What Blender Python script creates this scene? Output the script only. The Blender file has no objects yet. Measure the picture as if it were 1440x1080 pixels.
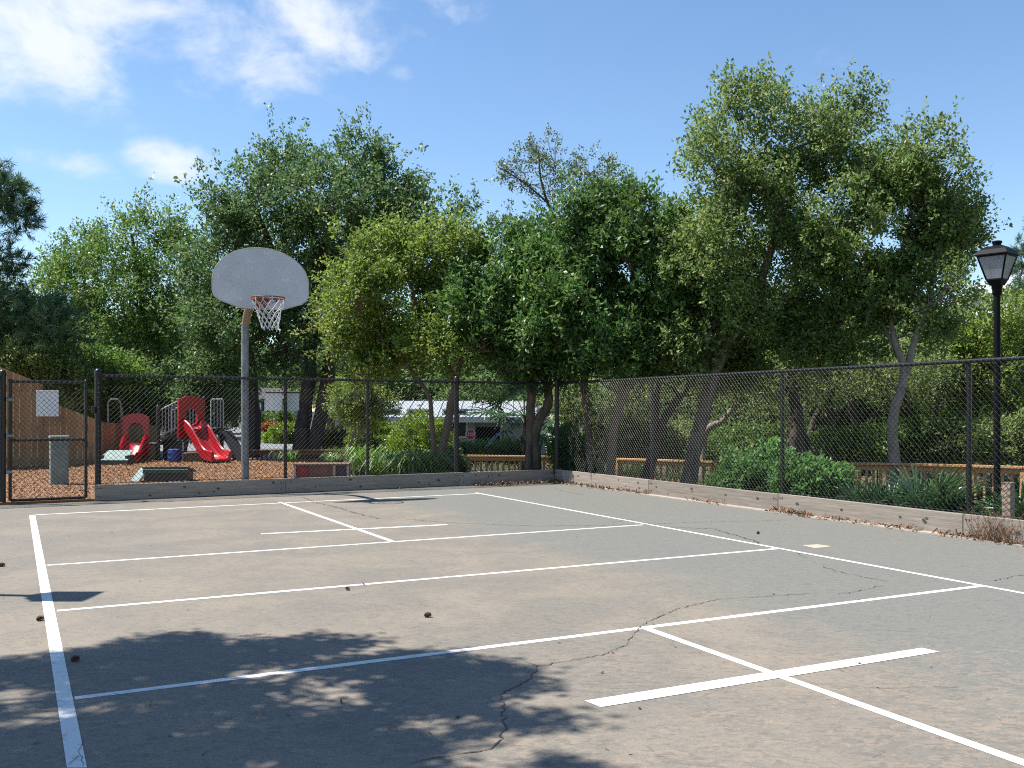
import bpy, bmesh, math, random
import numpy as np
from mathutils import Vector, Matrix

# ------------------------------------------------------------------ camera, sky, sun, exposure
F, HY, H = 1357.0, 579.0, 1.28            # focal length in photo pixels, horizon row, eye height
scene = bpy.context.scene
COL = scene.collection
cam_data = bpy.data.cameras.new("camera")
cam_data.sensor_fit = 'HORIZONTAL'; cam_data.sensor_width = 36
cam_data.lens = 36 * F / 1440
cam_data.shift_y = (HY - 540) / 1440
cam_data.clip_start = .05; cam_data.clip_end = 3000
cam = bpy.data.objects.new("camera", cam_data); COL.objects.link(cam)
cam.location = (0, 0, H); cam.rotation_euler = (math.radians(90), 0, 0)
scene.camera = cam

SUN = Vector((-.59, .055, 1.0)).normalized()         # direction towards the sun
SUN_EL = math.asin(SUN.z); SUN_AZ = math.atan2(SUN.x, SUN.y)
world = bpy.data.worlds.new("World"); scene.world = world; world.use_nodes = True
def build_world():
    nt = world.node_tree; N = nt.nodes; L = nt.links; N.clear()
    out = N.new('ShaderNodeOutputWorld'); bg = N.new('ShaderNodeBackground'); bg.inputs[1].default_value = .079
    sky = N.new('ShaderNodeTexSky'); sky.sky_type = 'NISHITA'; sky.sun_disc = False
    sky.sun_elevation = SUN_EL; sky.sun_rotation = SUN_AZ
    sky.air_density = 1.0; sky.dust_density = .05; sky.ozone_density = 1.6; sky.altitude = 0
    tc = N.new('ShaderNodeTexCoord')
    sep = N.new('ShaderNodeSeparateXYZ'); L.new(tc.outputs['Generated'], sep.inputs[0])
    def M(op, a, b=None, c=None):
        n = N.new('ShaderNodeMath'); n.operation = op
        for i, v in enumerate((a, b, c)):
            if v is None: continue
            if isinstance(v, (int, float)): n.inputs[i].default_value = v
            else: L.new(v, n.inputs[i])
        return n.outputs[0]
    px, pz = sep.outputs[0], sep.outputs[2]
    def noise(scale, detail, rough, dist, off, sc=(1, 1, 1.5)):
        mp = N.new('ShaderNodeMapping'); mp.inputs['Location'].default_value = off; mp.inputs['Scale'].default_value = sc
        L.new(tc.outputs['Generated'], mp.inputs[0])
        n = N.new('ShaderNodeTexNoise'); n.inputs['Scale'].default_value = scale
        n.inputs['Detail'].default_value = detail; n.inputs['Roughness'].default_value = rough
        n.inputs['Distortion'].default_value = dist
        L.new(mp.outputs[0], n.inputs['Vector']); return n.outputs['Fac']
    n1 = noise(9, 10, .60, .25, (3.1, 1.7, .4)); n2 = noise(3.2, 4, .5, .2, (7.4, 2.2, 0))
    # broken cloud: a large soft bank over the north-west and a few small puffs under it, mirrored behind the camera
    def blob(cx, cy, sx, sy):
        a = M('DIVIDE', M('SUBTRACT', px, cx), sx); b = M('DIVIDE', M('SUBTRACT', pz, cy), sy)
        d = M('ADD', M('MULTIPLY', a, a), M('MULTIPLY', b, b))
        return M('POWER', 2.718, M('MULTIPLY', d, -1.0))
    acc = None
    for b_, w_ in ((blob(-.41, .335, .16, .085), .31), (blob(-.27, .335, .13, .06), .28), (blob(-.18, .365, .12, .048), .25), (blob(-.52, .40, .2, .12), .22), (blob(-.415, .225, .06, .022), .29), (blob(-.325, .236, .055, .028), .29), (blob(-.107, .328, .022, .014), .24), (blob(-.23, .255, .05, .02), .14)):
        t_ = M('MULTIPLY', b_, w_ * 1.62); acc = t_ if acc is None else M('MAXIMUM', acc, t_)
    v = M('ADD', M('ADD', M('MULTIPLY', n1, 1.15), M('MULTIPLY', M('SUBTRACT', n2, .5), .55)), acc)
    mr = N.new('ShaderNodeMapRange'); mr.interpolation_type = 'SMOOTHSTEP'
    L.new(v, mr.inputs[0]); mr.inputs[1].default_value = .74; mr.inputs[2].default_value = 1.12
    low = N.new('ShaderNodeMapRange'); L.new(sep.outputs[2], low.inputs[0]); low.inputs[1].default_value = .06; low.inputs[2].default_value = .2
    fac = M('MULTIPLY', M('MULTIPLY', mr.outputs[0], low.outputs[0]), .86)
    hs = N.new('ShaderNodeHueSaturation'); hs.inputs['Saturation'].default_value = 1.1; L.new(sky.outputs[0], hs.inputs['Color'])
    mix = N.new('ShaderNodeMixRGB'); L.new(fac, mix.inputs[0]); L.new(hs.outputs[0], mix.inputs[1])
    mix.inputs[2].default_value = (5.3, 5.5, 5.75, 1)
    L.new(mix.outputs[0], bg.inputs[0]); L.new(bg.outputs[0], out.inputs[0])
build_world()
sun_data = bpy.data.lights.new("sun", 'SUN'); sun_data.energy = 3.9; sun_data.angle = math.radians(.53)
sun_data.color = (1.0, .955, .88)
sun = bpy.data.objects.new("sun", sun_data); COL.objects.link(sun)
sun.rotation_euler = (-SUN).to_track_quat('-Z', 'Y').to_euler(); sun.location = (-30, 0, 50)
vs = scene.view_settings
scene.display_settings.display_device = 'sRGB'
vs.view_transform = 'Standard'; vs.look = 'None'; vs.gamma = 1; vs.use_curve_mapping = False
vs.exposure = 1.27
scene.render.engine = 'CYCLES'
scene.cycles.use_denoising = False; scene.cycles.filter_width = 1.1
scene.cycles.max_bounces = 10; scene.cycles.diffuse_bounces = 7; scene.cycles.transmission_bounces = 10; scene.cycles.glossy_bounces = 3; scene.cycles.transparent_max_bounces = 8

# ------------------------------------------------------------------ helpers
rng = np.random.default_rng(11); random.seed(11)
def G(u, v, z=0.0):
    Y = F * (H - z) / (v - HY); return Vector(((u - 720) / F * Y, Y, z))
def P(u, v, Y): return Vector(((u - 720) / F * Y, Y, H - (v - HY) * Y / F))
def hit(u, A, B):
    """point of the plan line A-B that stands in photo column u"""
    k = (u - 720) / F; d = (B - A); s = (k * A.y - A.x) / (d.x - k * d.y); return A + d * s

class MB:
    def __init__(s): s.v = []; s.f = []; s.m = []
    def add(s, vs_, fs, mi=0):
        o = len(s.v); s.v += [tuple(v) for v in vs_]; s.f += [tuple(i + o for i in f) for f in fs]; s.m += [mi] * len(fs); return s
    def box(s, c, size, ax=None, mi=0, bev=0.0):
        X, Y, Z = ax if ax else (Vector((1, 0, 0)), Vector((0, 1, 0)), Vector((0, 0, 1)))
        c = Vector(c); hx, hy, hz = size[0] / 2, size[1] / 2, size[2] / 2
        if bev <= 0:
            vs_ = [c + X * a * hx + Y * b * hy + Z * d * hz for a in (-1, 1) for b in (-1, 1) for d in (-1, 1)]
            return s.add(vs_, [(0, 1, 3, 2), (4, 6, 7, 5), (0, 4, 5, 1), (2, 3, 7, 6), (0, 2, 6, 4), (1, 5, 7, 3)], mi)
        bm = bmesh.new(); bmesh.ops.create_cube(bm, size=1)
        for v in bm.verts: v.co = Vector((v.co.x * size[0], v.co.y * size[1], v.co.z * size[2]))
        bmesh.ops.bevel(bm, geom=bm.edges[:], offset=bev, segments=1, affect='EDGES', profile=.5)
        bm.verts.index_update()
        vs_ = [c + X * v.co.x + Y * v.co.y + Z * v.co.z for v in bm.verts]
        fs = [[v.index for v in f.verts] for f in bm.faces]; bm.free()
        return s.add(vs_, fs, mi)
    def beam(s, a, b, w, h, mi=0, up=Vector((0, 0, 1)), bev=0):
        a = Vector(a); b = Vector(b); X = (b - a); l = X.length; X.normalize()
        if abs(X.dot(up)) > .98: up = Vector((0, 1, 0))
        Y = up.cross(X).normalized(); Z = X.cross(Y)
        return s.box((a + b) / 2, (l, w, h), (X, Y, Z), mi, bev)
    def tube(s, pts, r, n=8, caps=True, mi=0):
        pts = [Vector(p) for p in pts]
        rs = r if isinstance(r, (list, tuple)) else [r] * len(pts)
        o = len(s.v); ref = None
        for i, p in enumerate(pts):
            d = (pts[min(i + 1, len(pts) - 1)] - pts[max(i - 1, 0)]).normalized()
            if ref is None: ref = d.cross(Vector((0, 0, 1)) if abs(d.z) < .9 else Vector((1, 0, 0))).normalized()
            ref = (ref - d * ref.dot(d)).normalized(); q = d.cross(ref)
            for k in range(n):
                a = 2 * math.pi * k / n; s.v.append(tuple(p + (ref * math.cos(a) + q * math.sin(a)) * rs[i]))
        for i in range(len(pts) - 1):
            for k in range(n):
                k2 = (k + 1) % n; s.f.append((o + i * n + k, o + i * n + k2, o + (i + 1) * n + k2, o + (i + 1) * n + k)); s.m.append(mi)
        if caps:
            s.f.append(tuple(o + k for k in reversed(range(n)))); s.f.append(tuple(o + (len(pts) - 1) * n + k for k in range(n))); s.m += [mi, mi]
        return s
    def ring(s, c, axis, R, r, n=24, m=6, mi=0):
        c = Vector(c); axis = Vector(axis).normalized()
        a = axis.cross(Vector((0, 0, 1)) if abs(axis.z) < .9 else Vector((1, 0, 0))).normalized(); b = axis.cross(a); o = len(s.v)
        for i in range(n):
            t = 2 * math.pi * i / n; e = a * math.cos(t) + b * math.sin(t)
            for k in range(m):
                p = 2 * math.pi * k / m; s.v.append(tuple(c + e * (R + r * math.cos(p)) + axis * r * math.sin(p)))
        for i in range(n):
            for k in range(m):
                i2 = (i + 1) % n; k2 = (k + 1) % m
                s.f.append((o + i * m + k, o + i2 * m + k, o + i2 * m + k2, o + i * m + k2)); s.m.append(mi)
        return s
    def lathe(s, c, prof, n=12, mi=0):
        c = Vector(c); o = len(s.v)
        for r, z in prof:
            for k in range(n):
                a = 2 * math.pi * (k + .5) / n; s.v.append((c.x + r * math.cos(a), c.y + r * math.sin(a), c.z + z))
        for i in range(len(prof) - 1):
            for k in range(n):
                k2 = (k + 1) % n; s.f.append((o + i * n + k, o + i * n + k2, o + (i + 1) * n + k2, o + (i + 1) * n + k)); s.m.append(mi)
        s.f.append(tuple(o + k for k in reversed(range(n)))); s.f.append(tuple(o + (len(prof) - 1) * n + k for k in range(n))); s.m += [mi, mi]
        return s
    def prism(s, poly, d, mi=0):
        """polygon of 3D points pushed along d"""
        d = Vector(d); n = len(poly); a = [Vector(p) for p in poly]
        return s.add(a + [p + d for p in a], [tuple(range(n)), tuple(range(2 * n - 1, n - 1, -1))] + [(i, i + n, (i + 1) % n + n, (i + 1) % n) for i in range(n)], mi)
    def mesh(s, name, mats, smooth=False):
        me = bpy.data.meshes.new(name); me.from_pydata(s.v, [], s.f)
        for m in (mats if isinstance(mats, (list, tuple)) else [mats]): me.materials.append(m)
        if any(s.m): me.polygons.foreach_set('material_index', s.m)
        bm = bmesh.new(); bm.from_mesh(me); bmesh.ops.recalc_face_normals(bm, faces=bm.faces); bm.to_mesh(me); bm.free()
        if smooth:
            me.polygons.foreach_set('use_smooth', [True] * len(me.polygons))
            try: me.set_sharp_from_angle(angle=math.radians(40))
            except Exception: pass
        me.update(); return me
    def build(s, name, mats, parent=None, smooth=False): return link(name, s.mesh(name, mats, smooth), parent)

def link(name, me, parent=None, loc=None):
    o = bpy.data.objects.new(name, me); COL.objects.link(o)
    if parent is not None:
        o.parent = parent
        if parent.type == 'EMPTY' or parent.location.length > 0: o.matrix_parent_inverse = Matrix.Translation(parent_origin(parent)).inverted()
    if loc is not None: o.location = loc
    return o
def parent_origin(p):
    t = Vector(p.location)
    return t
def thing(name, label, cat, loc=(0, 0, 0), group=None):
    o = bpy.data.objects.new(name, None); COL.objects.link(o); o.location = loc; o.empty_display_size = .2
    return tag(o, label, cat, group)
def tag(o, label, cat, group=None):
    o['label'] = label; o['category'] = cat
    if group: o['group'] = group
    return o
def structure(o): o['kind'] = 'structure'; return o
def stuff(o): o['kind'] = 'stuff'; return o

# ------------------------------------------------------------------ materials
def newmat(name):
    m = bpy.data.materials.new(name); m.use_nodes = True; nt = m.node_tree
    return m, nt.nodes, nt.links, nt.nodes['Principled BSDF']
def mat(name, c, rough=.6, metal=0, var=.15, scale=8, bump=0, c2=None, spec=.5, detail=6, stretch=None, island=0):
    m, N, L, b = newmat(name)
    tc = N.new('ShaderNodeTexCoord'); mp = N.new('ShaderNodeMapping'); L.new(tc.outputs['Object'], mp.inputs[0])
    if stretch: mp.inputs['Scale'].default_value = stretch
    n = N.new('ShaderNodeTexNoise'); n.inputs['Scale'].default_value = scale; n.inputs['Detail'].default_value = detail; n.inputs['Roughness'].default_value = .65
    L.new(mp.outputs[0], n.inputs['Vector'])
    r = N.new('ShaderNodeValToRGB'); r.color_ramp.elements[0].position = .3; r.color_ramp.elements[1].position = .7
    d = c2 if c2 else tuple(x * (1 - 2 * var) for x in c)
    r.color_ramp.elements[0].color = (*d, 1); r.color_ramp.elements[1].color = (*(x * (1 + var) for x in c), 1) if not c2 else (*c, 1)
    L.new(n.outputs['Fac'], r.inputs[0]); col = r.outputs[0]
    if island:
        oi = N.new('ShaderNodeNewGeometry'); h = N.new('ShaderNodeHueSaturation')
        mr = N.new('ShaderNodeMapRange'); L.new(oi.outputs['Random Per Island'], mr.inputs[0]); mr.inputs[3].default_value = 1 - island; mr.inputs[4].default_value = 1 + island
        L.new(mr.outputs[0], h.inputs['Value']); L.new(col, h.inputs['Color']); col = h.outputs[0]
    L.new(col, b.inputs['Base Color'])
    b.inputs['Roughness'].default_value = rough; b.inputs['Metallic'].default_value = metal
    b.inputs['Specular IOR Level'].default_value = spec
    if bump:
        bp = N.new('ShaderNodeBump'); bp.inputs['Strength'].default_value = bump; bp.inputs['Distance'].default_value = .02
        L.new(n.outputs['Fac'], bp.inputs['Height']); L.new(bp.outputs[0], b.inputs['Normal'])
    return m
def obj_random(m, amt):
    """vary a material's brightness from object to object"""
    N, L = m.node_tree.nodes, m.node_tree.links; b = N['Principled BSDF']; src = b.inputs['Base Color'].links[0].from_socket
    oi = N.new('ShaderNodeObjectInfo'); h = N.new('ShaderNodeHueSaturation'); mr = N.new('ShaderNodeMapRange')
    L.new(oi.outputs['Random'], mr.inputs[0]); mr.inputs[3].default_value = 1 - amt; mr.inputs[4].default_value = 1 + amt
    L.new(mr.outputs[0], h.inputs['Value']); L.new(src, h.inputs['Color']); L.new(h.outputs[0], b.inputs['Base Color']); return m
def leaf_mat(name, cols, transl=.3, rough=.42, spec=.5):
    m, N, L, b = newmat(name)
    g = N.new('ShaderNodeNewGeometry'); r = N.new('ShaderNodeValToRGB')
    while len(r.color_ramp.elements) < len(cols): r.color_ramp.elements.new(.5)
    for i, c in enumerate(cols): r.color_ramp.elements[i].position = i / (len(cols) - 1); r.color_ramp.elements[i].color = (*c, 1)
    L.new(g.outputs['Random Per Island'], r.inputs[0])
    n = N.new('ShaderNodeTexNoise'); n.inputs['Scale'].default_value = 1.1; n.inputs['Detail'].default_value = 3
    tc = N.new('ShaderNodeTexCoord'); L.new(tc.outputs['Object'], n.inputs['Vector'])
    mr = N.new('ShaderNodeMapRange'); L.new(n.outputs['Fac'], mr.inputs[0]); mr.inputs[1].default_value = .3; mr.inputs[2].default_value = .7; mr.inputs[3].default_value = .75; mr.inputs[4].default_value = 1.25
    h = N.new('ShaderNodeHueSaturation'); L.new(mr.outputs[0], h.inputs['Value']); L.new(r.outputs[0], h.inputs['Color'])
    L.new(h.outputs[0], b.inputs['Base Color']); b.inputs['Roughness'].default_value = rough; b.inputs['Specular IOR Level'].default_value = spec
    t = N.new('ShaderNodeBsdfTranslucent'); h2 = N.new('ShaderNodeHueSaturation'); h2.inputs['Value'].default_value = 1.5; h2.inputs['Hue'].default_value = .485
    L.new(h.outputs[0], h2.inputs['Color']); L.new(h2.outputs[0], t.inputs[0])
    mx = N.new('ShaderNodeMixShader'); mx.inputs[0].default_value = transl; L.new(b.outputs[0], mx.inputs[1]); L.new(t.outputs[0], mx.inputs[2])
    L.new(mx.outputs[0], N['Material Output'].inputs[0]); return m

M_black = mat('black_vinyl', (.012, .0125, .014), .36, var=.1, scale=30, spec=.4)
M_wire = mat('black_wire', (.014, .0145, .016), .38, var=.05, scale=30, spec=.5)
M_galv = mat('galvanised_steel', (.22, .235, .25), .5, .45, var=.22, scale=14)
M_rust = mat('rusty_steel', (.30, .16, .08), .8, .1, var=.4, scale=20, c2=(.22, .2, .18))
M_board = mat('backboard_white', (.56, .565, .58), .45, var=.05, scale=4, c2=(.45, .46, .48))
def scuff(m):
    N, L = m.node_tree.nodes, m.node_tree.links; b = N['Principled BSDF']; src = b.inputs['Base Color'].links[0].from_socket
    tc = N.new('ShaderNodeTexCoord'); n = N.new('ShaderNodeTexNoise'); n.inputs['Scale'].default_value = 11; n.inputs['Detail'].default_value = 5; n.inputs['Roughness'].default_value = .6; L.new(tc.outputs['Object'], n.inputs['Vector'])
    mr = N.new('ShaderNodeMapRange'); mr.interpolation_type = 'SMOOTHSTEP'; L.new(n.outputs['Fac'], mr.inputs[0]); mr.inputs[1].default_value = .60; mr.inputs[2].default_value = .74; mr.inputs[4].default_value = .7
    mx = N.new('ShaderNodeMixRGB'); L.new(mr.outputs[0], mx.inputs[0]); L.new(src, mx.inputs[1]); mx.inputs[2].default_value = (.72, .71, .70, 1); L.new(mx.outputs[0], b.inputs['Base Color'])
scuff(M_board)
M_edge = mat('weathered_edge', (.52, .48, .44), .7, var=.3, scale=20)
M_rim = mat('rusty_orange_rim', (.26, .07, .03), .6, .2, var=.3, scale=30)
M_net = mat('white_cord', (.62, .62, .60), .8, var=.03)
M_lamp = mat('lamp_black', (.008, .0085, .010), .5, var=.1, scale=20, spec=.06)
M_sign = mat('blank_sign', (.85, .84, .85), .5, var=.04, scale=6)
M_sign2 = mat('pale_green_sign', (.50, .57, .54), .5, var=.05, scale=6)
M_greenbox = mat('green_cabinet', (.19, .25, .23), .55, var=.12, scale=7)
M_red = mat('red_plastic', (.40, .008, .016), .28, var=.06, scale=4, spec=.6)
M_redflat = mat('dull_red_paint', (.24, .015, .02), .6, var=.2, scale=10)
M_blue = mat('blue_plastic', (.015, .05, .24), .4, var=.1)
M_navy = mat('navy_paint', (.03, .035, .07), .6, var=.2)
M_dark = mat('dark_coated_steel', (.03, .028, .028), .5, var=.1)
M_greyrail = mat('grey_coated_steel', (.42, .42, .43), .45, .2, var=.08)
M_teal = mat('dark_green_plastic', (.02, .075, .06), .5, var=.15)
M_teal2 = mat('faded_green_plastic', (.24, .32, .30), .5, var=.15)
M_brownboard = mat('brown_board', (.17, .10, .07), .7, var=.2, scale=10)
M_palewood = mat('pale_weathered_wood', (.45, .39, .32), .8, var=.2, scale=20, stretch=(1, 1, 6))
M_concrete = mat('pale_concrete', (.36, .31, .26), .9, var=.2, scale=14, bump=.2)
M_road = mat('road_asphalt', (.20, .20, .21), .9, var=.15, scale=20)
M_path = mat('concrete_path', (.42, .41, .39), .9, var=.12, scale=6)
M_soil = mat('leafy_soil', (.085, .062, .04), .95, var=.3, scale=3, c2=(.05, .065, .025), bump=.3)
M_roofw = mat('pale_metal_roof', (.36, .385, .42), .5, var=.05)
M_roofd = mat('dark_shingle_roof', (.07, .065, .06), .9, var=.15)
M_wallg = mat('grey_green_siding', (.26, .30, .31), .8, var=.06)
M_wallw = mat('white_siding', (.72, .72, .72), .8, var=.04)
M_carportshade = mat('carport_shade_black', (.012, .012, .014), .7, var=.1)  # near-black colour standing in for the shade inside the carport
M_glass = mat('dark_glass', (.03, .035, .04), .12, var=.05)
M_redsign = mat('red_sign', (.45, .012, .02), .45, var=.03)
M_white = mat('white_paint', (.6, .6, .59), .55, var=.03)
M_cone = mat('pine_cone', (.085, .035, .022), .85, var=.3, scale=40)
M_tan = mat('tan_patch', (.42, .35, .27), .9, var=.12, scale=20)
M_crack = mat('crack_dark', (.062, .056, .048), .95, var=.2)
M_bark = mat('grey_bark', (.150, .112, .080), .9, var=.35, scale=9, bump=.6, stretch=(1, 1, .35))
M_barkred = mat('reddish_bark', (.20, .125, .085), .9, var=.3, scale=9, bump=.5, stretch=(1, 1, .35), c2=(.12, .09, .07))
M_barkpale = mat('pale_lichen_bark', (.28, .24, .20), .9, var=.3, scale=10, bump=.5, c2=(.12, .10, .08), stretch=(1, 1, .5))
M_barkdark = mat('dark_bark', (.070, .052, .040), .9, var=.35, scale=9, bump=.5, stretch=(1, 1, .35))
def wood(name, c, c2, knots=True, grain=(2, 2, 2), rough=.8):
    m, N, L, b = newmat(name)
    tc = N.new('ShaderNodeTexCoord'); mp = N.new('ShaderNodeMapping'); L.new(tc.outputs['Object'], mp.inputs[0]); mp.inputs['Scale'].default_value = grain
    n = N.new('ShaderNodeTexNoise'); n.inputs['Scale'].default_value = 6; n.inputs['Detail'].default_value = 8; n.inputs['Distortion'].default_value = .6; n.inputs['Roughness'].default_value = .7
    L.new(mp.outputs[0], n.inputs['Vector'])
    r = N.new('ShaderNodeValToRGB'); r.color_ramp.elements[0].position = .3; r.color_ramp.elements[1].position = .68
    r.color_ramp.elements[0].color = (*c2, 1); r.color_ramp.elements[1].color = (*c, 1); L.new(n.outputs['Fac'], r.inputs[0])
    oi = N.new('ShaderNodeObjectInfo'); h = N.new('ShaderNodeHueSaturation'); mr = N.new('ShaderNodeMapRange')
    L.new(oi.outputs['Random'], mr.inputs[0]); mr.inputs[3].default_value = .84; mr.inputs[4].default_value = 1.16
    L.new(mr.outputs[0], h.inputs['Value']); L.new(r.outputs[0], h.inputs['Color'])
    L.new(h.outputs[0], b.inputs['Base Color']); b.inputs['Roughness'].default_value = rough; b.inputs['Specular IOR Level'].default_value = .25
    bp = N.new('ShaderNodeBump'); bp.inputs['Strength'].default_value = .35; bp.inputs['Distance'].default_value = .01
    L.new(n.outputs['Fac'], bp.inputs['Height']); L.new(bp.outputs[0], b.inputs['Normal'])
    return m
M_plank = wood('weathered_grey_plank', (.315, .275, .235), (.165, .140, .115), grain=(.3, 1.0, 9))
M_rail = wood('orange_treated_pine', (.52, .31, .14), (.36, .20, .09), grain=(3, 3, 1.2))
M_raildark = wood('brown_treated_pine', (.22, .12, .065), (.12, .07, .045), grain=(3, 3, 1.2))
M_privacy = wood('tan_fence_board', (.40, .255, .13), (.30, .185, .09), grain=(6, 6, .8))
M_post = wood('weathered_post', (.36, .27, .20), (.22, .165, .125), grain=(5, 5, .8))

def court_material():
    m, N, L, b = newmat('faded_court_surface')
    tc = N.new('ShaderNodeTexCoord'); O = tc.outputs['Object']
    def noise(scale, detail=6, rough=.6, dist=0, sc=(1, 1, 1), rot=0):
        mp = N.new('ShaderNodeMapping'); mp.inputs['Scale'].default_value = sc; mp.inputs['Rotation'].default_value = (0, 0, rot); L.new(O, mp.inputs[0])
        n = N.new('ShaderNodeTexNoise'); n.inputs['Scale'].default_value = scale; n.inputs['Detail'].default_value = detail
        n.inputs['Roughness'].default_value = rough; n.inputs['Distortion'].default_value = dist; L.new(mp.outputs[0], n.inputs['Vector']); return n.outputs['Fac']
    def mth(op, a, c=None, d=None):
        n = N.new('ShaderNodeMath'); n.operation = op
        for i, v in enumerate((a, c, d)):
            if v is None: continue
            if isinstance(v, (int, float)): n.inputs[i].default_value = v
            else: L.new(v, n.inputs[i])
        return n.outputs[0]
    def rng_(x, a, c, d=0, e=1):
        n = N.new('ShaderNodeMapRange'); n.interpolation_type = 'SMOOTHSTEP'; L.new(x, n.inputs[0])
        for i, v in enumerate((a, c, d, e)): n.inputs[i + 1].default_value = v
        return n.outputs[0]
    def mixc(f, a, c, mode='MIX'):
        n = N.new('ShaderNodeMixRGB'); n.blend_type = mode
        for i, v in enumerate((f, a, c)):
            if isinstance(v, (int, float)): n.inputs[i].default_value = v
            elif isinstance(v, tuple): n.inputs[i].default_value = (*v, 1)
            else: L.new(v, n.inputs[i])
        return n.outputs[0]
    sp = N.new('ShaderNodeSeparateXYZ'); L.new(O, sp.inputs[0]); X, Y = sp.outputs[0], sp.outputs[1]
    big = noise(.28, 3, .5, .3); mid = noise(1.3, 7, .68, .6)
    # worn tan coat towards the near left, greener coat left along the right hand fence
    grad = mth('ADD', mth('ADD', X, mth('MULTIPLY', Y, .375)), mth('MULTIPLY', mth('SUBTRACT', big, .5), 2.6))
    tan = rng_(mth('ADD', grad, mth('MULTIPLY', mth('SUBTRACT', mid, .5), 1.6)), 4.2, 3.2)
    worn = rng_(mth('ADD', mid, mth('MULTIPLY', mth('SUBTRACT', big, .5), .5)), .64, .34)
    fine = noise(17, 8, .72, .9, (1, 1.8, 1), .5); fine2 = noise(5, 6, .7, .8, (1, 1.6, 1), -.4)
    flake = rng_(mth('ADD', mth('MULTIPLY', fine, .5), mth('ADD', mth('MULTIPLY', mid, .15), mth('MULTIPLY', fine2, .35))), .50, .57)
    green = (.146, .145, .129); tanc = (.206, .177, .142); grey = (.156, .143, .122)
    c = mixc(tan, green, mixc(worn, grey, tanc))
    nearw = rng_(mth('ADD', Y, mth('MULTIPLY', mth('SUBTRACT', mid, .5), 4)), 6.2, 4.2)
    c = mixc(mth('MULTIPLY', mth('MULTIPLY', flake, mth('ADD', mth('MULTIPLY', nearw, .8), .2)), .7), c, (.240, .190, .145))
    c = mixc(mth('MULTIPLY', mth('SUBTRACT', 1.0, rng_(fine, .38, .5)), .42), c, (.084, .081, .073))
    grit = noise(60, 4, .85); c = mixc(.8, c, mixc(grit, (.25, .25, .25), (.78, .78, .78)), 'OVERLAY')
    speck = N.new('ShaderNodeTexVoronoi'); speck.inputs['Scale'].default_value = 26; L.new(O, speck.inputs['Vector'])
    c = mixc(mth('MULTIPLY', rng_(speck.outputs['Distance'], .10, .06), .5), c, (.40, .37, .34))
    st = noise(.9, 5, .6, .2, (1, .3, 1), -.5); c = mixc(mth('MULTIPLY', rng_(st, .5, .72), .25), c, (.13, .13, .125))
    L.new(c, b.inputs['Base Color']); b.inputs['Roughness'].default_value = .86; b.inputs['Specular IOR Level'].default_value = .3
    bp = N.new('ShaderNodeBump'); bp.inputs['Strength'].default_value = .5; bp.inputs['Distance'].default_value = .006
    L.new(mth('ADD', mth('MULTIPLY', grit, .6), fine), bp.inputs['Height']); L.new(bp.outputs[0], b.inputs['Normal'])
    return m
M_court = court_material()
def line_material():
    m, N, L, b = newmat('worn_white_line')
    tc = N.new('ShaderNodeTexCoord'); n = N.new('ShaderNodeTexNoise'); n.inputs['Scale'].default_value = 14; n.inputs['Detail'].default_value = 9; n.inputs['Roughness'].default_value = .75
    L.new(tc.outputs['Object'], n.inputs['Vector'])
    r = N.new('ShaderNodeValToRGB'); r.color_ramp.elements[0].position = .33; r.color_ramp.elements[1].position = .45
    r.color_ramp.elements[0].color = (.30, .27, .23, 1); r.color_ramp.elements[1].color = (.62, .62, .60, 1)
    L.new(n.outputs['Fac'], r.inputs[0]); L.new(r.outputs[0], b.inputs['Base Color']); b.inputs['Roughness'].default_value = .7
    return m
M_line = line_material()
M_mulch = mat('orange_mulch_bed', (.23, .125, .06), .95, var=.3, scale=22, c2=(.12, .045, .02), bump=.8)
M_chip = mat('mulch_chip', (.33, .185, .088), .9, var=.15, scale=3, island=.35)
M_litter = mat('fallen_leaf', (.22, .125, .072), .85, var=.3, scale=3, island=.6)
M_needle = mat('dry_needle', (.17, .09, .05), .85, var=.3, scale=3, island=.5)
M_grass = mat('grass_blade', (.10, .15, .035), .7, var=.3, scale=3, island=.4)

# ------------------------------------------------------------------ plan of the place
FL = G(133, 705); FC = G(780, 677.5)                       # back fence line, inner foot of its board
A = (FC - FL).normalized(); NB = Vector((A.y, -A.x, 0))     # along it; into the court
R1 = G(1355, 755); RD = (R1 - FC).normalized(); NR = Vector((RD.y, -RD.x, 0))   # right fence, towards the camera
if NR.x > 0: NR = -NR                                       # into the court
FR = FC + RD * 12.6
UP = Vector((0, 0, 1))
def ss(x, a, b):
    t = np.clip((x - a) / (b - a), 0, 1); return t * t * (3 - 2 * t)
def terrain(x, y):
    x = np.asarray(x, float); y = np.asarray(y, float)
    dr = -((x - FC.x) * NR.x + (y - FC.y) * NR.y); db = -((x - FC.x) * NB.x + (y - FC.y) * NB.y)
    drop = .5 * np.maximum(ss(dr, .15, 2.6), ss(db, .15, 2.4) * ss(x, -3.6, -1.6))
    return -.06 - drop * 1.0 + .04 * np.sin(x * .7 + 1) * np.sin(y * .6) * ss(np.maximum(dr, db), .3, 2)
def tz(x, y): return float(terrain(x, y))

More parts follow.
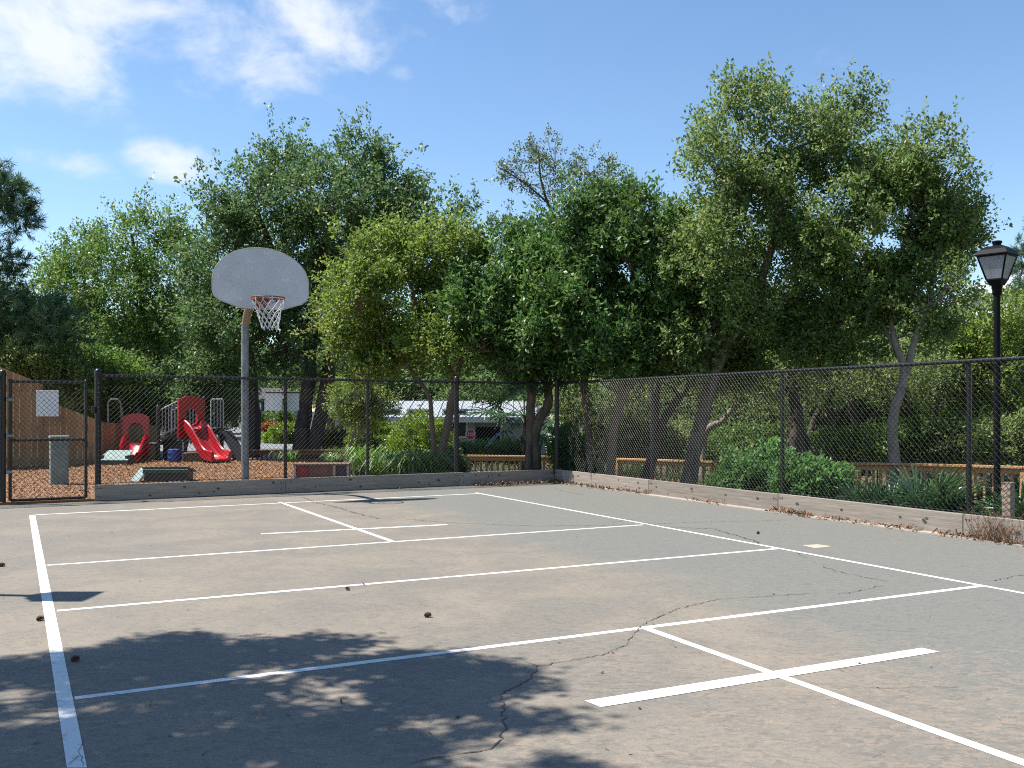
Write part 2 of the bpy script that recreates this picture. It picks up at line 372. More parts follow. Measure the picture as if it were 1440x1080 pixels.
def ground():
    xs = np.unique(np.concatenate([np.linspace(-900, -60, 12), np.arange(-60, -14, 2.5), np.arange(-14, 16, .5), np.arange(16, 60, 2.5), np.linspace(60, 900, 12)]))
    ys = np.unique(np.concatenate([np.linspace(-300, -12, 8), np.arange(-12, 8, 1.5), np.arange(8, 30, .5), np.arange(30, 90, 4), np.linspace(90, 1500, 14)]))
    gx, gy = np.meshgrid(xs, ys); gz = terrain(gx, gy); n = len(xs)
    me = bpy.data.meshes.new('ground'); f = [(j * n + i, j * n + i + 1, (j + 1) * n + i + 1, (j + 1) * n + i) for j in range(len(ys) - 1) for i in range(n - 1)]
    me.from_pydata(np.stack([gx, gy, gz], -1).reshape(-1, 3).tolist(), [], f); me.materials.append(M_soil)
    me.polygons.foreach_set('use_smooth', [True] * len(f))
    structure(link('ground', me))
ground()

# court slab
sideL = [G(41, 724), G(100, 1080)]
sdir = (sideL[1] - sideL[0]).normalized()
cl = FL - A * 1.9
court_poly = [FC.copy(), FR.copy(), FR + sdir * 6, Vector((-3.5, -6, 0)), cl + sdir * 20 - A * .2, cl]
court = MB().prism([p - UP * .12 for p in court_poly], UP * .12).build('court', M_court)
structure(court)
def ribbon(name, pts, w, z, m, parent, w2=None):
    """flat strip painted along a polyline of ground points"""
    if len(pts) == 2:
        n = max(2, int((pts[1] - pts[0]).length / .12)); pts = [pts[0].lerp(pts[1], i / n) for i in range(n + 1)]
    b = MB(); top = []; n = len(pts); jr = random.Random(int(abs(pts[0].x) * 1000)); w0 = w; ph = jr.uniform(0, 6)
    for i, p in enumerate(pts):
        w = w0 * (1 + .05 * math.sin(i * .31 + ph)) + jr.uniform(-.0022, .0022)
        d = (pts[min(i + 1, n - 1)] - pts[max(i - 1, 0)]).normalized(); q = Vector((-d.y, d.x, 0)); ww = w if w2 is None else w + (w2 - w) * i / (n - 1)
        top += [p + q * ww / 2 + UP * z, p - q * ww / 2 + UP * z]
    return b.add(top, [(2 * i, 2 * i + 1, 2 * i + 3, 2 * i + 2) for i in range(n - 1)]).build(name, m, parent)
def line(a, b, w): return ribbon('painted_line', [G(*a), G(*b)], w, .0012, M_line, court)
# the wide left side line: quad straight from its four outline points
MB().add([G(41, 724.5) + UP * .0016, G(49.5, 724.5) + UP * .0016, G(122.5, 1080) + UP * .0016, G(94, 1080) + UP * .0016,], [(0, 1, 2, 3)]).build('painted_line', M_line, court)
line((50, 724), (672, 694.2), .055); line((66, 795), (905, 738), .055); line((80, 859), (1095, 771.5), .055); line((105, 982), (1380, 824), .055)
a_, b_ = G(669, 693), G(1440, 834.5); ribbon('painted_line', [a_, b_ + (b_ - a_).normalized() * 3], .052, .0018, M_line, court)
line((393, 706), (551, 761), .055)
a_, b_ = G(902, 881.5), G(1440, 1073); ribbon('painted_line', [a_, b_ + (b_ - a_).normalized() * 1.2], .058, .0018, M_line, court)
ribbon('painted_line', [G(367, 751), G(629, 738)], .075, .0024, M_line, court)
MB().add([G(822, 986) + UP * .0024, G(845, 995) + UP * .0024, G(1321, 917) + UP * .0024, G(1296, 911.5) + UP * .0024], [(0, 1, 2, 3)]).build('painted_line', M_line, court)
# cracks
def crack(px, w, jag=.03, seed=1):
    r = random.Random(seed); pts = []
    P0 = [G(*p) for p in px]
    for i in range(len(P0) - 1):
        a, b = P0[i], P0[i + 1]; n = max(2, int((b - a).length / .028))
        for k in range(n):
            t = k / n; j = jag * .62 * (1 if 0 < k else .3); pts.append(a.lerp(b, t) + Vector((r.uniform(-j, j), r.uniform(-j, j), 0)))
    pts.append(P0[-1]); n = len(pts); top = []
    for i, p in enumerate(pts):
        d = (pts[min(i + 1, n - 1)] - pts[max(i - 1, 0)]).normalized(); q = Vector((-d.y, d.x, 0)); ww = w * .72 * r.uniform(.2, 1.35) * (.3 if i in (0, n - 1) else 1)
        top += [p + q * ww / 2 + UP * .0032, p - q * ww / 2 + UP * .0032]
    MB().add(top, [(2 * i, 2 * i + 1, 2 * i + 3, 2 * i + 2) for i in range(n - 1)]).build('crack', M_crack, court)
crack([(1150, 834), (1090, 838), (1010, 843), (950, 857), (905, 878), (890, 895), (880, 908), (850, 920), (800, 930), (755, 937), (748, 952), (722, 968), (703, 978), (708, 1000), (712, 1025), (700, 1045), (680, 1056), (640, 1062)], .0095, .02, 1)
crack([(640, 1062), (600, 1068), (560, 1078)], .008, .02, 2)
crack([(428, 700), (440, 706), (480, 715), (500, 722), (535, 730)], .02, .05, 3); crack([(560, 729), (590, 732), (650, 736), (760, 740), (900, 738), (985, 734), (1060, 733), (1120, 731)], .012, .05, 4)
crack([(860, 735), (890, 730)], .01, .03, 5); crack([(930, 741), (1005, 744), (1030, 752), (1060, 760), (1066, 765)], .02, .04, 6)
crack([(1122, 777), (1133, 785)], .012, .03, 7); crack([(1158, 797), (1180, 804), (1215, 812), (1250, 818)], .012, .03, 8); crack([(1180, 836), (1215, 830), (1240, 824)], .01, .03, 9)
crack([(1395, 817), (1420, 812), (1440, 808)], .014, .03, 10); crack([(755, 937), (738, 931)], .006, .02, 11)
crack([(1230, 885), (1290, 890)], .004, .02, 12); crack([(340, 700), (385, 697), (428, 700)], .012, .04, 13); crack([(780, 688), (800, 692), (820, 696)], .012, .04, 14)
crack([(1130, 958), (1180, 966), (1260, 968), (1350, 966)], .004, .02, 15); crack([(118, 1040), (112, 1060), (116, 1078)], .004, .012, 16)
# pale patch
pp = [G(1128, 767), G(1150, 765.5), G(1170, 768.5), G(1146, 771)]
MB().add([p + UP * .0016 for p in pp], [(0, 1, 2, 3)]).build('repair_patch', M_tan, court)
# pale concrete strip under the right boards
MB().prism([FC + NR * .0 - UP * .1, FC + NR * .12 - UP * .1, FR + NR * .12 - UP * .1, FR - UP * .1], UP * .112).build('concrete_edge', M_concrete, court)

# mulch bed behind the back fence
OUT = -NB
def mulch():
    b0, b1 = FL - A * 9 + OUT * .03, hit(560, FL, FC) + OUT * .05
    poly = [b0, b1, G(575, 690, 0) + OUT * .35, Vector((-2.2, 17.8, 0)), Vector((-3.2, 20.2, 0)), Vector((-4.6, 23.4, 0)), Vector((-7, 24.9, 0)), Vector((-22, 26, 0)), Vector((-24, 10, 0))]
    n = 5; b = MB().prism([p - UP * .1 for p in poly], UP * .13)
    o = b.build('mulch_bed', M_mulch); structure(o)
    # loose chips
    cnt = 42000; out = []
    xs = rng.uniform(-13, -2, cnt * 3); ys = rng.uniform(12, 25, cnt * 3)
    inside = np.zeros(len(xs), bool); px = [p.x for p in poly]; py = [p.y for p in poly]; j = len(poly) - 1
    for i in range(len(poly)):
        c = ((np.array(py[i]) > ys) != (py[j] > ys)) & (xs < (px[j] - px[i]) * (ys - py[i]) / (py[j] - py[i]) + px[i]); inside ^= c; j = i
    xs, ys = xs[inside][:cnt], ys[inside][:cnt]; c = np.stack([xs, ys, np.full(len(xs), .038)], 1)
    scatter_quads('mulch_chips', c, (.02, .052), (.007, .016), .45, M_chip)
def scatter_quads(name, c, ln, wd, tilt, m, parent=None):
    n = len(c); a = rng.uniform(0, 2 * np.pi, n); t = rng.normal(0, tilt, n)
    ax = np.stack([np.cos(a) * np.cos(t), np.sin(a) * np.cos(t), np.sin(t)], 1)
    s0 = np.stack([-np.sin(a), np.cos(a), np.zeros(n)], 1); r = rng.normal(0, tilt, n)
    up = np.cross(ax, s0); sd = s0 * np.cos(r)[:, None] + up * np.sin(r)[:, None]
    l = rng.uniform(*ln, n)[:, None]; w = rng.uniform(*wd, n)[:, None]
    v = np.stack([c - ax * l / 2 - sd * w / 2, c + ax * l / 2 - sd * w / 2, c + ax * l / 2 + sd * w / 2, c - ax * l / 2 + sd * w / 2], 1)
    lift = np.maximum(0, (c[:, 2] - .004) - v[:, :, 2].min(1)); v[:, :, 2] += lift[:, None]
    o = link(name, quads(name, v.reshape(-1, 3), m), parent); return stuff(o)
def quads(name, v, m):
    n = len(v) // 4; me = bpy.data.meshes.new(name)
    me.vertices.add(len(v)); me.vertices.foreach_set('co', np.ascontiguousarray(v, np.float32).ravel())
    me.loops.add(4 * n); me.loops.foreach_set('vertex_index', np.arange(4 * n, dtype=np.int32))
    me.polygons.add(n); me.polygons.foreach_set('loop_start', np.arange(0, 4 * n, 4, dtype=np.int32))
    me.materials.append(m); me.update(calc_edges=True); me.validate(); return me
mulch()
# road beyond the playground, and the path behind the railing
road_pts = [Vector((-16, 26.6, 0)), Vector((-4.2, 26.6, 0)), Vector((-6.5, 33, 0)), Vector((-15.5, 80, 0)), Vector((-27, 80, 0)), Vector((-15, 36, 0)), Vector((-24, 31, 0))]
structure(MB().prism([p - UP * .15 for p in road_pts], UP * .12).build('road', M_road))

# ------------------------------------------------------------------ plank borders round the court
def border(name, A0, A1, inward, label, cuts):
    root = thing(name, label, 'board', A0)
    d = (A1 - A0).normalized(); L_ = (A1 - A0).length; cuts = [0] + cuts + [L_]
    for i in range(len(cuts) - 1):
        a, b = A0 + d * (cuts[i] + .003), A0 + d * (cuts[i + 1] - .003); ln = (b - a).length
        tilt = random.uniform(-.004, .004)
        mb = MB().box((0, 0, 0), (ln, .042, .228), None, 0, .005)
        o = mb.build('plank', M_plank, root)
        q = (b - a).to_track_quat('X', 'Z'); o.matrix_parent_inverse = Matrix.Identity(4)
        o.location = (a + b) / 2 - inward * .021 + UP * (.118 + tilt) - A0; o.rotation_euler = q.to_euler()
        bt = MB()
        for e in (a + d * .035, a + d * .075, b - d * .035, b - d * .075):
            for z in (.06, .18):
                if random.random() < .75:
                    c = e + UP * (z + random.uniform(-.01, .01)) + inward * .001
                    bt.tube([c, c + inward * .006], .0085, 6)
        # knots as small dark sunken discs
        for k in range(int(ln / .45)):
            c = a + d * random.uniform(.15, ln - .15) + UP * random.uniform(.05, .18) + inward * .0005
            r = random.uniform(.009, .019); bt.add([c + d * r * 1.7 * math.cos(t) + UP * r * math.sin(t) + inward * .002 for t in [k2 * math.pi / 4 for k2 in range(8)]], [tuple(range(8))])
        if bt.v: bt.build('bolts_and_knots', M_crack, root)['kind'] = 'stuff'
    return root
def dist_on(u, A0, A1): return (hit(u, A0, A1) - A0).length
border('plank_border', FL, FC - A * .03, NB, 'shaded grey plank kerb along the foot of the back chain-link fence', [dist_on(402, FL, FC), dist_on(646, FL, FC)])
border('plank_border', FC, FR, NR, 'sunlit weathered plank kerb along the foot of the right-hand chain-link fence', [dist_on(912, FC, FR), dist_on(1094, FC, FR), dist_on(1354, FC, FR), 11.3])

# ------------------------------------------------------------------ chain-link fences
def chain_mesh(mb, a, b, z0, z1, nrm):
    d = (b - a); L_ = d.length; d.normalize(); p = .069; r = .0024; hgt = z1 - z0
    for fam in (1, -1):
        s = -hgt if fam == 1 else 0; s = math.floor(s / p) * p
        end = L_ if fam == 1 else L_ + hgt
        while s < end:
            # line x = s + fam*z
            if fam == 1: za, zb = max(0, -s), min(hgt, L_ - s)
            else: za, zb = max(0, s - L_), min(hgt, s)
            if zb - za > .01:
                q0 = a + d * (s + fam * za) + UP * (z0 + za) + nrm * fam * r * .9; q1 = a + d * (s + fam * zb) + UP * (z0 + zb) + nrm * fam * r * .9
                mb.tube([q0, q1], r, 4, False)
            s += p
def dome_post(mb, p, z0, z1, r, cap=True):
    mb.tube([p + UP * z0, p + UP * z1], r, 12)
    if cap: mb.lathe(p + UP * z1, [(r * 1.25, -.035), (r * 1.25, 0), (r * 1.0, .03), (r * .5, .05), (.004, .055)], 12)
def fence(label, a, b, posts, nrm, top=1.80, thick=(), capped=(), gap=.06, ends=(0, 0)):
    """a..b plan line of the wires; nrm points into the court; posts stand outside it"""
    root = thing('chain_link_fence', label, 'fence', a)
    for p in posts:
        t = p in thick; r = .042 if t else .027
        m = MB(); q = hit(p, a, b) if not isinstance(p, Vector) else p
        dome_post(m, q - nrm * (.03), -.3, top + (.05 if t else .0), r, t or p in capped)
        for z in ((.45, .9, 1.35) if t else ()): m.tube([q - nrm * .03 + UP * z, q - nrm * .03 + UP * (z + .02)], r + .004, 12)
        m.build('post', M_black, root, True)
    MB().tube([a + UP * top, b + UP * top], .0215, 10).build('top_rail', M_black, root, True)
    w = MB(); chain_mesh(w, a + nrm * .024, b + nrm * .024, .235, top + .012, nrm)
    # knuckled top edge and ties
    d = (b - a).normalized(); L_ = (b - a).length
    o = w.build('wire_mesh', M_wire, root); stuff(o)
    t = MB(); s = .05
    while s < L_:
        c = a + d * s + UP * top
        pts = [c + (nrm * math.cos(k * .9) + UP * math.sin(k * .9)) * .0245 + d * (k * .009) for k in range(8)]
        t.tube(pts, .0026, 4); s += .17
    stuff(t.build('wire_ties', M_wire, root))
    MB().tube([a + UP * .25 + nrm * .02, b + UP * .25 + nrm * .02], .004, 6).build('tension_wire', M_wire, root)
    return root
off = .075
BA, BB = FL - NB * off + A * .05, FC - NB * off - A * .02
RA, RB = FC - NR * off + RD * .03, FR - NR * off
fence('black chain-link fence across the back of the court, in front of the red slides', BA, BB, [138, 402, 518, 643], NB, 1.80, thick=(138, 643))
fence('long black chain-link fence along the right side of the court, below the big tree', RA, RB, [781, 915, 1098, 1360, FC + RD * 11.3 - NR * off], NR, 1.80, thick=(781,))
# gate
def gate():
    ga = hit(12, FL, FC) - NB * off; gb = hit(124, FL, FC) - NB * off
    root = thing('gate', 'black chain-link gate with a middle bar and a white panel on it', 'gate', ga)
    d = (gb - ga).normalized(); W_ = (gb - ga).length
    for q in (ga + d * .022, gb - d * .022): MB().tube([q + UP * .05, q + UP * 1.715], .022, 10).lathe(q + UP * 1.715, [(.026, -.02), (.026, 0), (.018, .018), (.003, .026)], 10).build('stile', M_black, root, True)
    for nm, z, r in (('top_bar', 1.70, .021), ('middle_bar', .885, .02), ('bottom_bar', .055, .021)):
        MB().tube([ga + d * .03 + UP * z, gb - d * .03 + UP * z], r, 10).build(nm, M_black, root, True)
    w = MB(); chain_mesh(w, ga + d * .03 + NB * .024, gb - d * .03 + NB * .024, .06, 1.71, NB); stuff(w.build('wire_mesh', M_wire, root))
    t = MB(); s = .05
    while s < W_ - .1:
        for z in (1.70,):
            c = ga + d * s + UP * z; t.tube([c + (NB * math.cos(k * .9) + UP * math.sin(k * .9)) * .0245 + d * (k * .009) for k in range(8)], .0026, 4)
        s += .17
    stuff(t.build('wire_ties', M_wire, root))
    for z in (1.45, .95, .45):
        MB().tube([ga - d * .03 + UP * z, ga + d * .05 + UP * z], .03, 10).build('hinge', M_galv, root, True)
    # latch fork towards the post
    l = MB().tube([gb - d * .02 + UP * 1.30, gb + d * .11 + UP * 1.31], .012, 8).box(gb + d * .075 + UP * 1.31, (.05, .05, .09), (d, NB, UP), 0, .004)
    l.build('latch', M_black, root)
    c = P(67.5, 567, 1) * 1
    q = hit(67.5, FL, FC) - NB * (off + .018); z0 = H - (585.5 - HY) * q.y / F; z1 = H - (549 - HY) * q.y / F
    s_ = thing('blank_sign', 'white blank sign panel fixed behind the wires of the gate', 'sign', q + UP * z0)
    MB().box(q + UP * (z0 + z1) / 2, (.285, .006, z1 - z0), (A, NB, UP), 0, .002).build('panel', M_sign, s_)
    for e in (-.1, .1): MB().tube([q + A * e + UP * (z1 - .03), q + A * e + UP * (z1 - .03) + NB * .006], .006, 6).build('bolt', M_galv, s_)
    # hinge post and the fence running on to the left
    gp = hit(4, FL, FC) - NB * off; fl = gp - A * 2.4
    fence('short black chain-link fence left of the gate, ending at the hinge post', fl, gp - A * .02, [gp, fl], NB, 1.76, thick=(gp, fl))
gate()
# two blank signs either side of the middle post
for u0, u1, v0, v1, m, lab in ((378, 399.5, 550, 577.5, M_sign, 'white blank sign hung left of the fence post by the basketball pole'), (402.5, 424.5, 550, 577.5, M_sign2, 'pale green blank sign hung right of the fence post by the basketball pole')):
    q = hit((u0 + u1) / 2, FL, FC) - NB * (off + .065); z0 = H - (v1 - HY) * q.y / F; z1 = H - (v0 - HY) * q.y / F
    w = (hit(u1, FL, FC) - hit(u0, FL, FC)).length
    s_ = thing('blank_sign', lab, 'sign', q + UP * z0)
    MB().box(q + UP * (z0 + z1) / 2, (w, .006, z1 - z0), (A, NB, UP), 0, .002).build('panel', m, s_)
    MB().box(q + UP * (z1 - .02) + NB * .02, (w + .04, .03, .02), (A, NB, UP)).build('bracket', M_dark, s_)

# ------------------------------------------------------------------ basketball goal
def goal():
    ang = math.radians(28.0); a = Vector((math.cos(ang), math.sin(ang), 0)); n = Vector((math.sin(ang), -math.cos(ang), 0))
    c = Vector((-3.66, 14.1, 0)); base = c - n * 1.07
    root = thing('basketball_goal', 'basketball goal with fan-shaped white backboard on a curved steel pole', 'basketball goal', base)
    zb, zt = 2.78, 3.675
    pts = [base + UP * -.1, base + UP * 2.25]
    for k in range(1, 8):
        t = k / 7 * math.pi / 2; pts.append(base + n * .45 * (1 - math.cos(t)) + UP * (2.45 + .45 * math.sin(t)))
    pts.append(c - n * .10 + UP * 2.9)
    MB().tube(pts[:4], .060, 16).build('pole', M_galv, root, True)
    MB().tube(pts[3:], .059, 16).build('pole_arm', M_rust, root, True)
    # fan outline: flat bottom, cut corners, straight short sides, elliptical top
    out = []; W2 = .70
    out += [(-.30, zb), (.30, zb), (.60, zb + .10), (W2 - .03, zb + .155), (W2, zb + .24)]
    zs = zb + .40
    for k in range(0, 25):
        t = math.pi * k / 24; out.append((W2 * math.cos(t), zs + (zt - zs) * math.sin(t)))
    out += [(-W2, zb + .24), (-W2 + .03, zb + .155), (-.60, zb + .10)]
    seen = []; [seen.append(p) for p in out if p not in seen]
    poly = [c + a * x + UP * z for x, z in seen]
    b = MB().prism(poly, -n * .035); b.build('backboard', M_board, root)
    e = MB(); e.tube(poly + [poly[0]], .006, 6); e.build('edge_trim', M_edge, root)
    MB().box(c - n * .07 + UP * 3.0, (.5, .06, .42), (a, n, UP), 0, .008).build('rear_mount', M_galv, root)
    rc = c + n * .385 + UP * 2.905; R = .232
    rim = MB().ring(rc, UP, R, .010, 28, 8); rim.ring(rc - UP * .03, UP, R, .006, 28, 6)
    rim.box(c + n * .012 + UP * 2.87, (.16, .02, .16), (a, n, UP), 0, .004)
    rim.beam(c + n * .02 + a * .06 + UP * 2.9, rc - n * R * .95 + a * .06, .02, .03); rim.beam(c + n * .02 - a * .06 + UP * 2.9, rc - n * R * .95 - a * .06, .02, .03)
    rim.tube([c + n * .02 + a * .05 + UP * 2.78, c + n * .02 + a * .05 + UP * 2.8, rc - n * R * .5 + a * R * .8], .008, 6).tube([c + n * .02 - a * .05 + UP * 2.78, c + n * .02 - a * .05 + UP * 2.8, rc - n * R * .5 - a * R * .8], .008, 6)
    rim.build('rim', M_rim, root, True)
    # net: 12 loops of crossing cords
    net = MB(); K = 12; rows = 6; rnd = random.Random(4)
    def np_(i, j):
        t = 2 * math.pi * (i + (.5 if j % 2 else 0)) / K; f = j / rows
        r = R * (1 - .52 * f ** .8) * (1 + rnd.uniform(-.05, .05)); z = -.045 - .40 * f
        return rc + (a * math.cos(t) + n * math.sin(t)) * r + UP * (z + rnd.uniform(-.012, .012)) + a * .03 * f
    grid = [[np_(i, j) for i in range(K)] for j in range(rows + 1)]
    for j in range(rows):
        for i in range(K):
            k = (i + 1) % K if j % 2 else (i - 1) % K
            net.tube([grid[j][i], grid[j + 1][i]], .0048, 4, False); net.tube([grid[j][i], grid[j + 1][k]], .0048, 4, False)
    for i in range(K): net.tube([grid[0][i], grid[0][i] + UP * .04], .0055, 4, False)
    net.build('net', M_net, root)
goal()

# ------------------------------------------------------------------ lamp posts
def glass_mat():
    m, N, L, b = newmat('frosted_pane'); b.inputs['Base Color'].default_value = (.33, .33, .34, 1); b.inputs['Roughness'].default_value = .35
    t = N.new('ShaderNodeBsdfTransparent'); t.inputs[0].default_value = (.85, .87, .9, 1); mx = N.new('ShaderNodeMixShader')
    n = N.new('ShaderNodeTexNoise'); n.inputs['Scale'].default_value = 5; mr = N.new('ShaderNodeMapRange'); L.new(n.outputs['Fac'], mr.inputs[0]); mr.inputs[3].default_value = .3; mr.inputs[4].default_value = .62
    L.new(mr.outputs[0], mx.inputs[0]); L.new(b.outputs[0], mx.inputs[1]); L.new(t.outputs[0], mx.inputs[2]); L.new(mx.outputs[0], N['Material Output'].inputs[0]); return m
M_pane = glass_mat()
def lamp(base, rot, label, ztop):
    root = thing('lamp_post', label, 'lamp post', base)
    s = ztop - .535                                         # where the lantern starts
    MB().tube([Vector(base) - UP * .2, Vector(base) + UP * s - UP * base.z], .0375, 14).build('pole', M_lamp, root, True)
    c = Vector((base.x, base.y, 0))
    MB().lathe(c + UP * (base.z), [(.11, -.05), (.11, .03), (.075, .06), (.06, .28), (.045, .34)], 14).build('pole_base', M_lamp, root, True)
    MB().lathe(c + UP * s, [(.045, -.09), (.052, -.08), (.052, -.01), (.06, 0), (.06, .03)], 14).build('collar', M_lamp, root, True)
    ca, sa = math.cos(rot), math.sin(rot); ex = Vector((ca, sa, 0)); ey = Vector((-sa, ca, 0))
    def sq(r, z): return [c + ex * r * i + ey * r * j + UP * z for i, j in ((-1, -1), (1, -1), (1, 1), (-1, 1))]
    zb, zt = s + .085, s + .355; rb, rt = .085, .158
    fr = MB(); b0, b1 = sq(.062, s + .02), sq(rb + .006, zb)
    fr.add(b0 + b1, [(3, 2, 1, 0), (4, 5, 6, 7)] + [(i, (i + 1) % 4, (i + 1) % 4 + 4, i + 4) for i in range(4)])
    lo, hi = sq(rb, zb), sq(rt, zt)
    for i in range(4):
        j = (i + 1) % 4
        fr.beam(lo[i], hi[i], .016, .016); fr.beam(lo[i], lo[j], .016, .016); fr.beam(hi[i], hi[j], .02, .02)
    fr.build('lantern_frame', M_lamp, root)
    for i in range(4):
        j = (i + 1) % 4; q = [lo[i], lo[j], hi[j], hi[i]]; nn = (q[1] - q[0]).cross(q[3] - q[0]).normalized()
        MB().prism([p - nn * .002 for p in q], nn * .004).build('pane', M_pane, root)
    rf = MB(); r0, r1, r2, r3 = sq(rt + .026, zt + .008), sq(rt + .026, zt + .02), sq(rt - .012, zt + .075), sq(rt * .58, zt + .115)
    vs_ = r0 + r1 + r2 + r3
    rf.add(vs_, [(3, 2, 1, 0), (12, 13, 14, 15)] + [(k * 4 + i, k * 4 + (i + 1) % 4, k * 4 + (i + 1) % 4 + 4, k * 4 + i + 4) for k in range(3) for i in range(4)])
    rf.build('roof', M_lamp, root)
    MB().lathe(c + UP * (zt + .113), [(.048, 0), (.048, .045), (.056, .045), (.056, .066), (.03, .072)], 12).build('vent_cap', M_lamp, root, True)
    return root
lb = Vector(((1402 - 720) / F * 11.2, 11.2, 0)); lb.z = tz(lb.x, lb.y)
lamp(lb, math.radians(42), 'tall black lantern lamp post behind the right-hand fence', 3.26)
lamp(Vector((-4.93, 6.86, -.06)), math.radians(0), 'black lantern lamp post beyond the left edge of the court', 3.3)

# ------------------------------------------------------------------ playground
def playset():
    root = thing('play_structure', 'playground climber with two red slides joined by a dark ramp', 'playground', Vector((-8.8, 24.6, .03)))
    def sweep(path, w, wall, thick=.03):
        """open trough: path of (point, side direction); rounded side walls"""
        prof = [(-w / 2 - .03, wall - .02), (-w / 2, wall), (-w / 2 + .03, wall - .02), (-w / 2 + .07, .03), (-w / 4, 0), (w / 4, 0), (w / 2 - .07, .03), (w / 2 - .03, wall - .02), (w / 2, wall), (w / 2 + .03, wall - .02), (w / 2 + .02, -.05), (-w / 2 - .02, -.05)]
        b = MB(); n = len(prof); vs_ = []
        for i, (p, sd) in enumerate(path):
            t = (path[min(i + 1, len(path) - 1)][0] - path[max(i - 1, 0)][0]).normalized(); nn = sd.cross(t).normalized()
            if nn.z < 0: nn = -nn
            vs_ += [p + sd * x + nn * y for x, y in prof]
        fs = [(i * n + k, i * n + (k + 1) % n, (i + 1) * n + (k + 1) % n, (i + 1) * n + k) for i in range(len(path) - 1) for k in range(n)]
        fs += [tuple(range(n)), tuple((len(path) - 1) * n + k for k in reversed(range(n)))]
        return b.add(vs_, fs)
    def hood(c, sd, fw, w, z0, z1, hw, h0, h1, th=.07):
        """arched panel with an oval opening; c = plan point, sd = sideways, fw = facing"""
        K = 32; o_, i_ = [], []
        for k in range(K):
            t = 2 * math.pi * k / K; cx, sz = math.cos(t), math.sin(t)
            m_ = max(abs(cx), abs(sz)); x = cx / m_ * w / 2; zc = (z0 + z1) / 2; z = zc + sz / m_ * (z1 - z0) / 2
            if sz > 0 and z > z1 - .12: z = z1 - .10 * (2 * x / w) ** 2
            o_.append((x, z))
            ex = math.copysign(abs(cx) ** .75, cx); ez = math.copysign(abs(sz) ** .75, sz)
            i_.append((ex * hw / 2, (h0 + h1) / 2 + ez * (h1 - h0) / 2))
        vs_ = [c + sd * x + UP * z + fw * th / 2 for x, z in o_] + [c + sd * x + UP * z + fw * th / 2 for x, z in i_] + [c + sd * x + UP * z - fw * th / 2 for x, z in o_] + [c + sd * x + UP * z - fw * th / 2 for x, z in i_]
        fs = []
        for k in range(K):
            j = (k + 1) % K
            fs += [(k, j, K + j, K + k), (2 * K + j, 2 * K + k, 3 * K + k, 3 * K + j), (j, k, 2 * K + k, 2 * K + j), (K + k, K + j, 3 * K + j, 3 * K + k)]
        return MB().add(vs_, fs)
    # big slide
    fw = Vector((.75, -.66, 0)).normalized(); sd = Vector((.66, .75, 0)).normalized(); c = Vector((-8.12, 24.35, 0))
    path = []
    for k in range(13):
        t = k / 12; z = .86 - .62 * ss(t, .05, .8) - .17 * t; path.append((c + fw * (1.42 * t) + UP * float(z + .06), sd))
    s1 = sweep(path, .5, .20).build('slide', M_red, root, True)
    hood(c + fw * .04, sd, fw, .72, .62, 1.68, .34, .95, 1.36).build('hood', M_red, s1, True)
    # small slide
    fw = Vector((.10, -.99, 0)).normalized(); sd = Vector((.99, .10, 0)).normalized(); c = Vector((-9.42, 24.2, 0)); path = []
    for k in range(11):
        t = k / 10; z = .48 - .30 * ss(t, .05, .75) - .12 * t; path.append((c + fw * (.85 * t) + UP * float(z + .05), sd))
    s2 = sweep(path, .5, .19).build('slide', M_red, root, True)
    hood(c + fw * .03, sd, fw, .64, .12, 1.24, .38, .42, 1.0).build('hood', M_red, s2, True)
    # posts
    for x, y, z in ((-9.98, 24.7, 1.38), (-9.0, 24.55, 1.42), (-8.95, 25.5, 1.42), (-8.38, 24.75, 1.66), (-7.55, 25.1, 1.6), (-8.2, 25.7, 1.66), (-9.9, 25.6, 1.38)):
        MB().tube([Vector((x, y, -.1)), Vector((x, y, z))], .05, 10).lathe(Vector((x, y, z)), [(.054, -.04), (.054, 0), (.03, .03), (.004, .035)], 10).build('post', M_dark, root, True)
    MB().box((-9.45, 25.0, .46), (1.0, 1.0, .06), None, 0, .01).build('deck', M_dark, root)
    MB().box((-8.0, 25.1, .84), (.9, .9, .06), None, 0, .01).build('deck', M_dark, root)
    r = MB(); r.beam((-8.98, 24.95, .49), (-8.38, 24.95, .84), .8, .05); r.build('ramp', M_dark, root)
    for y, nm in ((24.55, 'railing'), (25.45, 'railing')):
        q0, q1 = Vector((-8.98, y, .64)), Vector((-8.36, y + .1, .98)); t0, t1 = Vector((-8.98, y, 1.31)), Vector((-8.36, y + .1, 1.64))
        rl = MB().tube([q0, q1], .016, 8).tube([t0, t1], .018, 8).tube([q0, t0], .018, 8).tube([q1, t1], .018, 8).build('railing', M_greyrail, root, True)
        for k in range(1, 8):
            f = k / 8; MB().tube([q0.lerp(q1, f), t0.lerp(t1, f)], .011, 6).build('bar', M_greyrail, rl, True)
    x0, x1, y = -7.72, -7.4, 24.75
    rl = MB().tube([(x0, y, .85), (x0, y, 1.55), (x0 + .03, y, 1.6), (x1 - .03, y, 1.6), (x1, y, 1.55), (x1, y, .85)], .018, 8).build('railing', M_greyrail, root, True)
    for k in (1, 2, 3): MB().tube([(x0 + .08 * k, y, .87), (x0 + .08 * k, y, 1.59)], .010, 6).build('bar', M_greyrail, rl, True)
    x0, x1, y = -10.08, -9.78, 24.1
    MB().tube([(x0, y, 0), (x0, y, 1.52), (x0 + .06, y, 1.59), (x1 - .06, y, 1.59), (x1, y, 1.52), (x1, y + .4, .5)], .02, 8).build('grab_rail', M_galv, root, True)
    MB().box((-8.75, 24.9, .28), (.5, .05, .5), None, 0, .01).build('side_panel', M_dark, root)
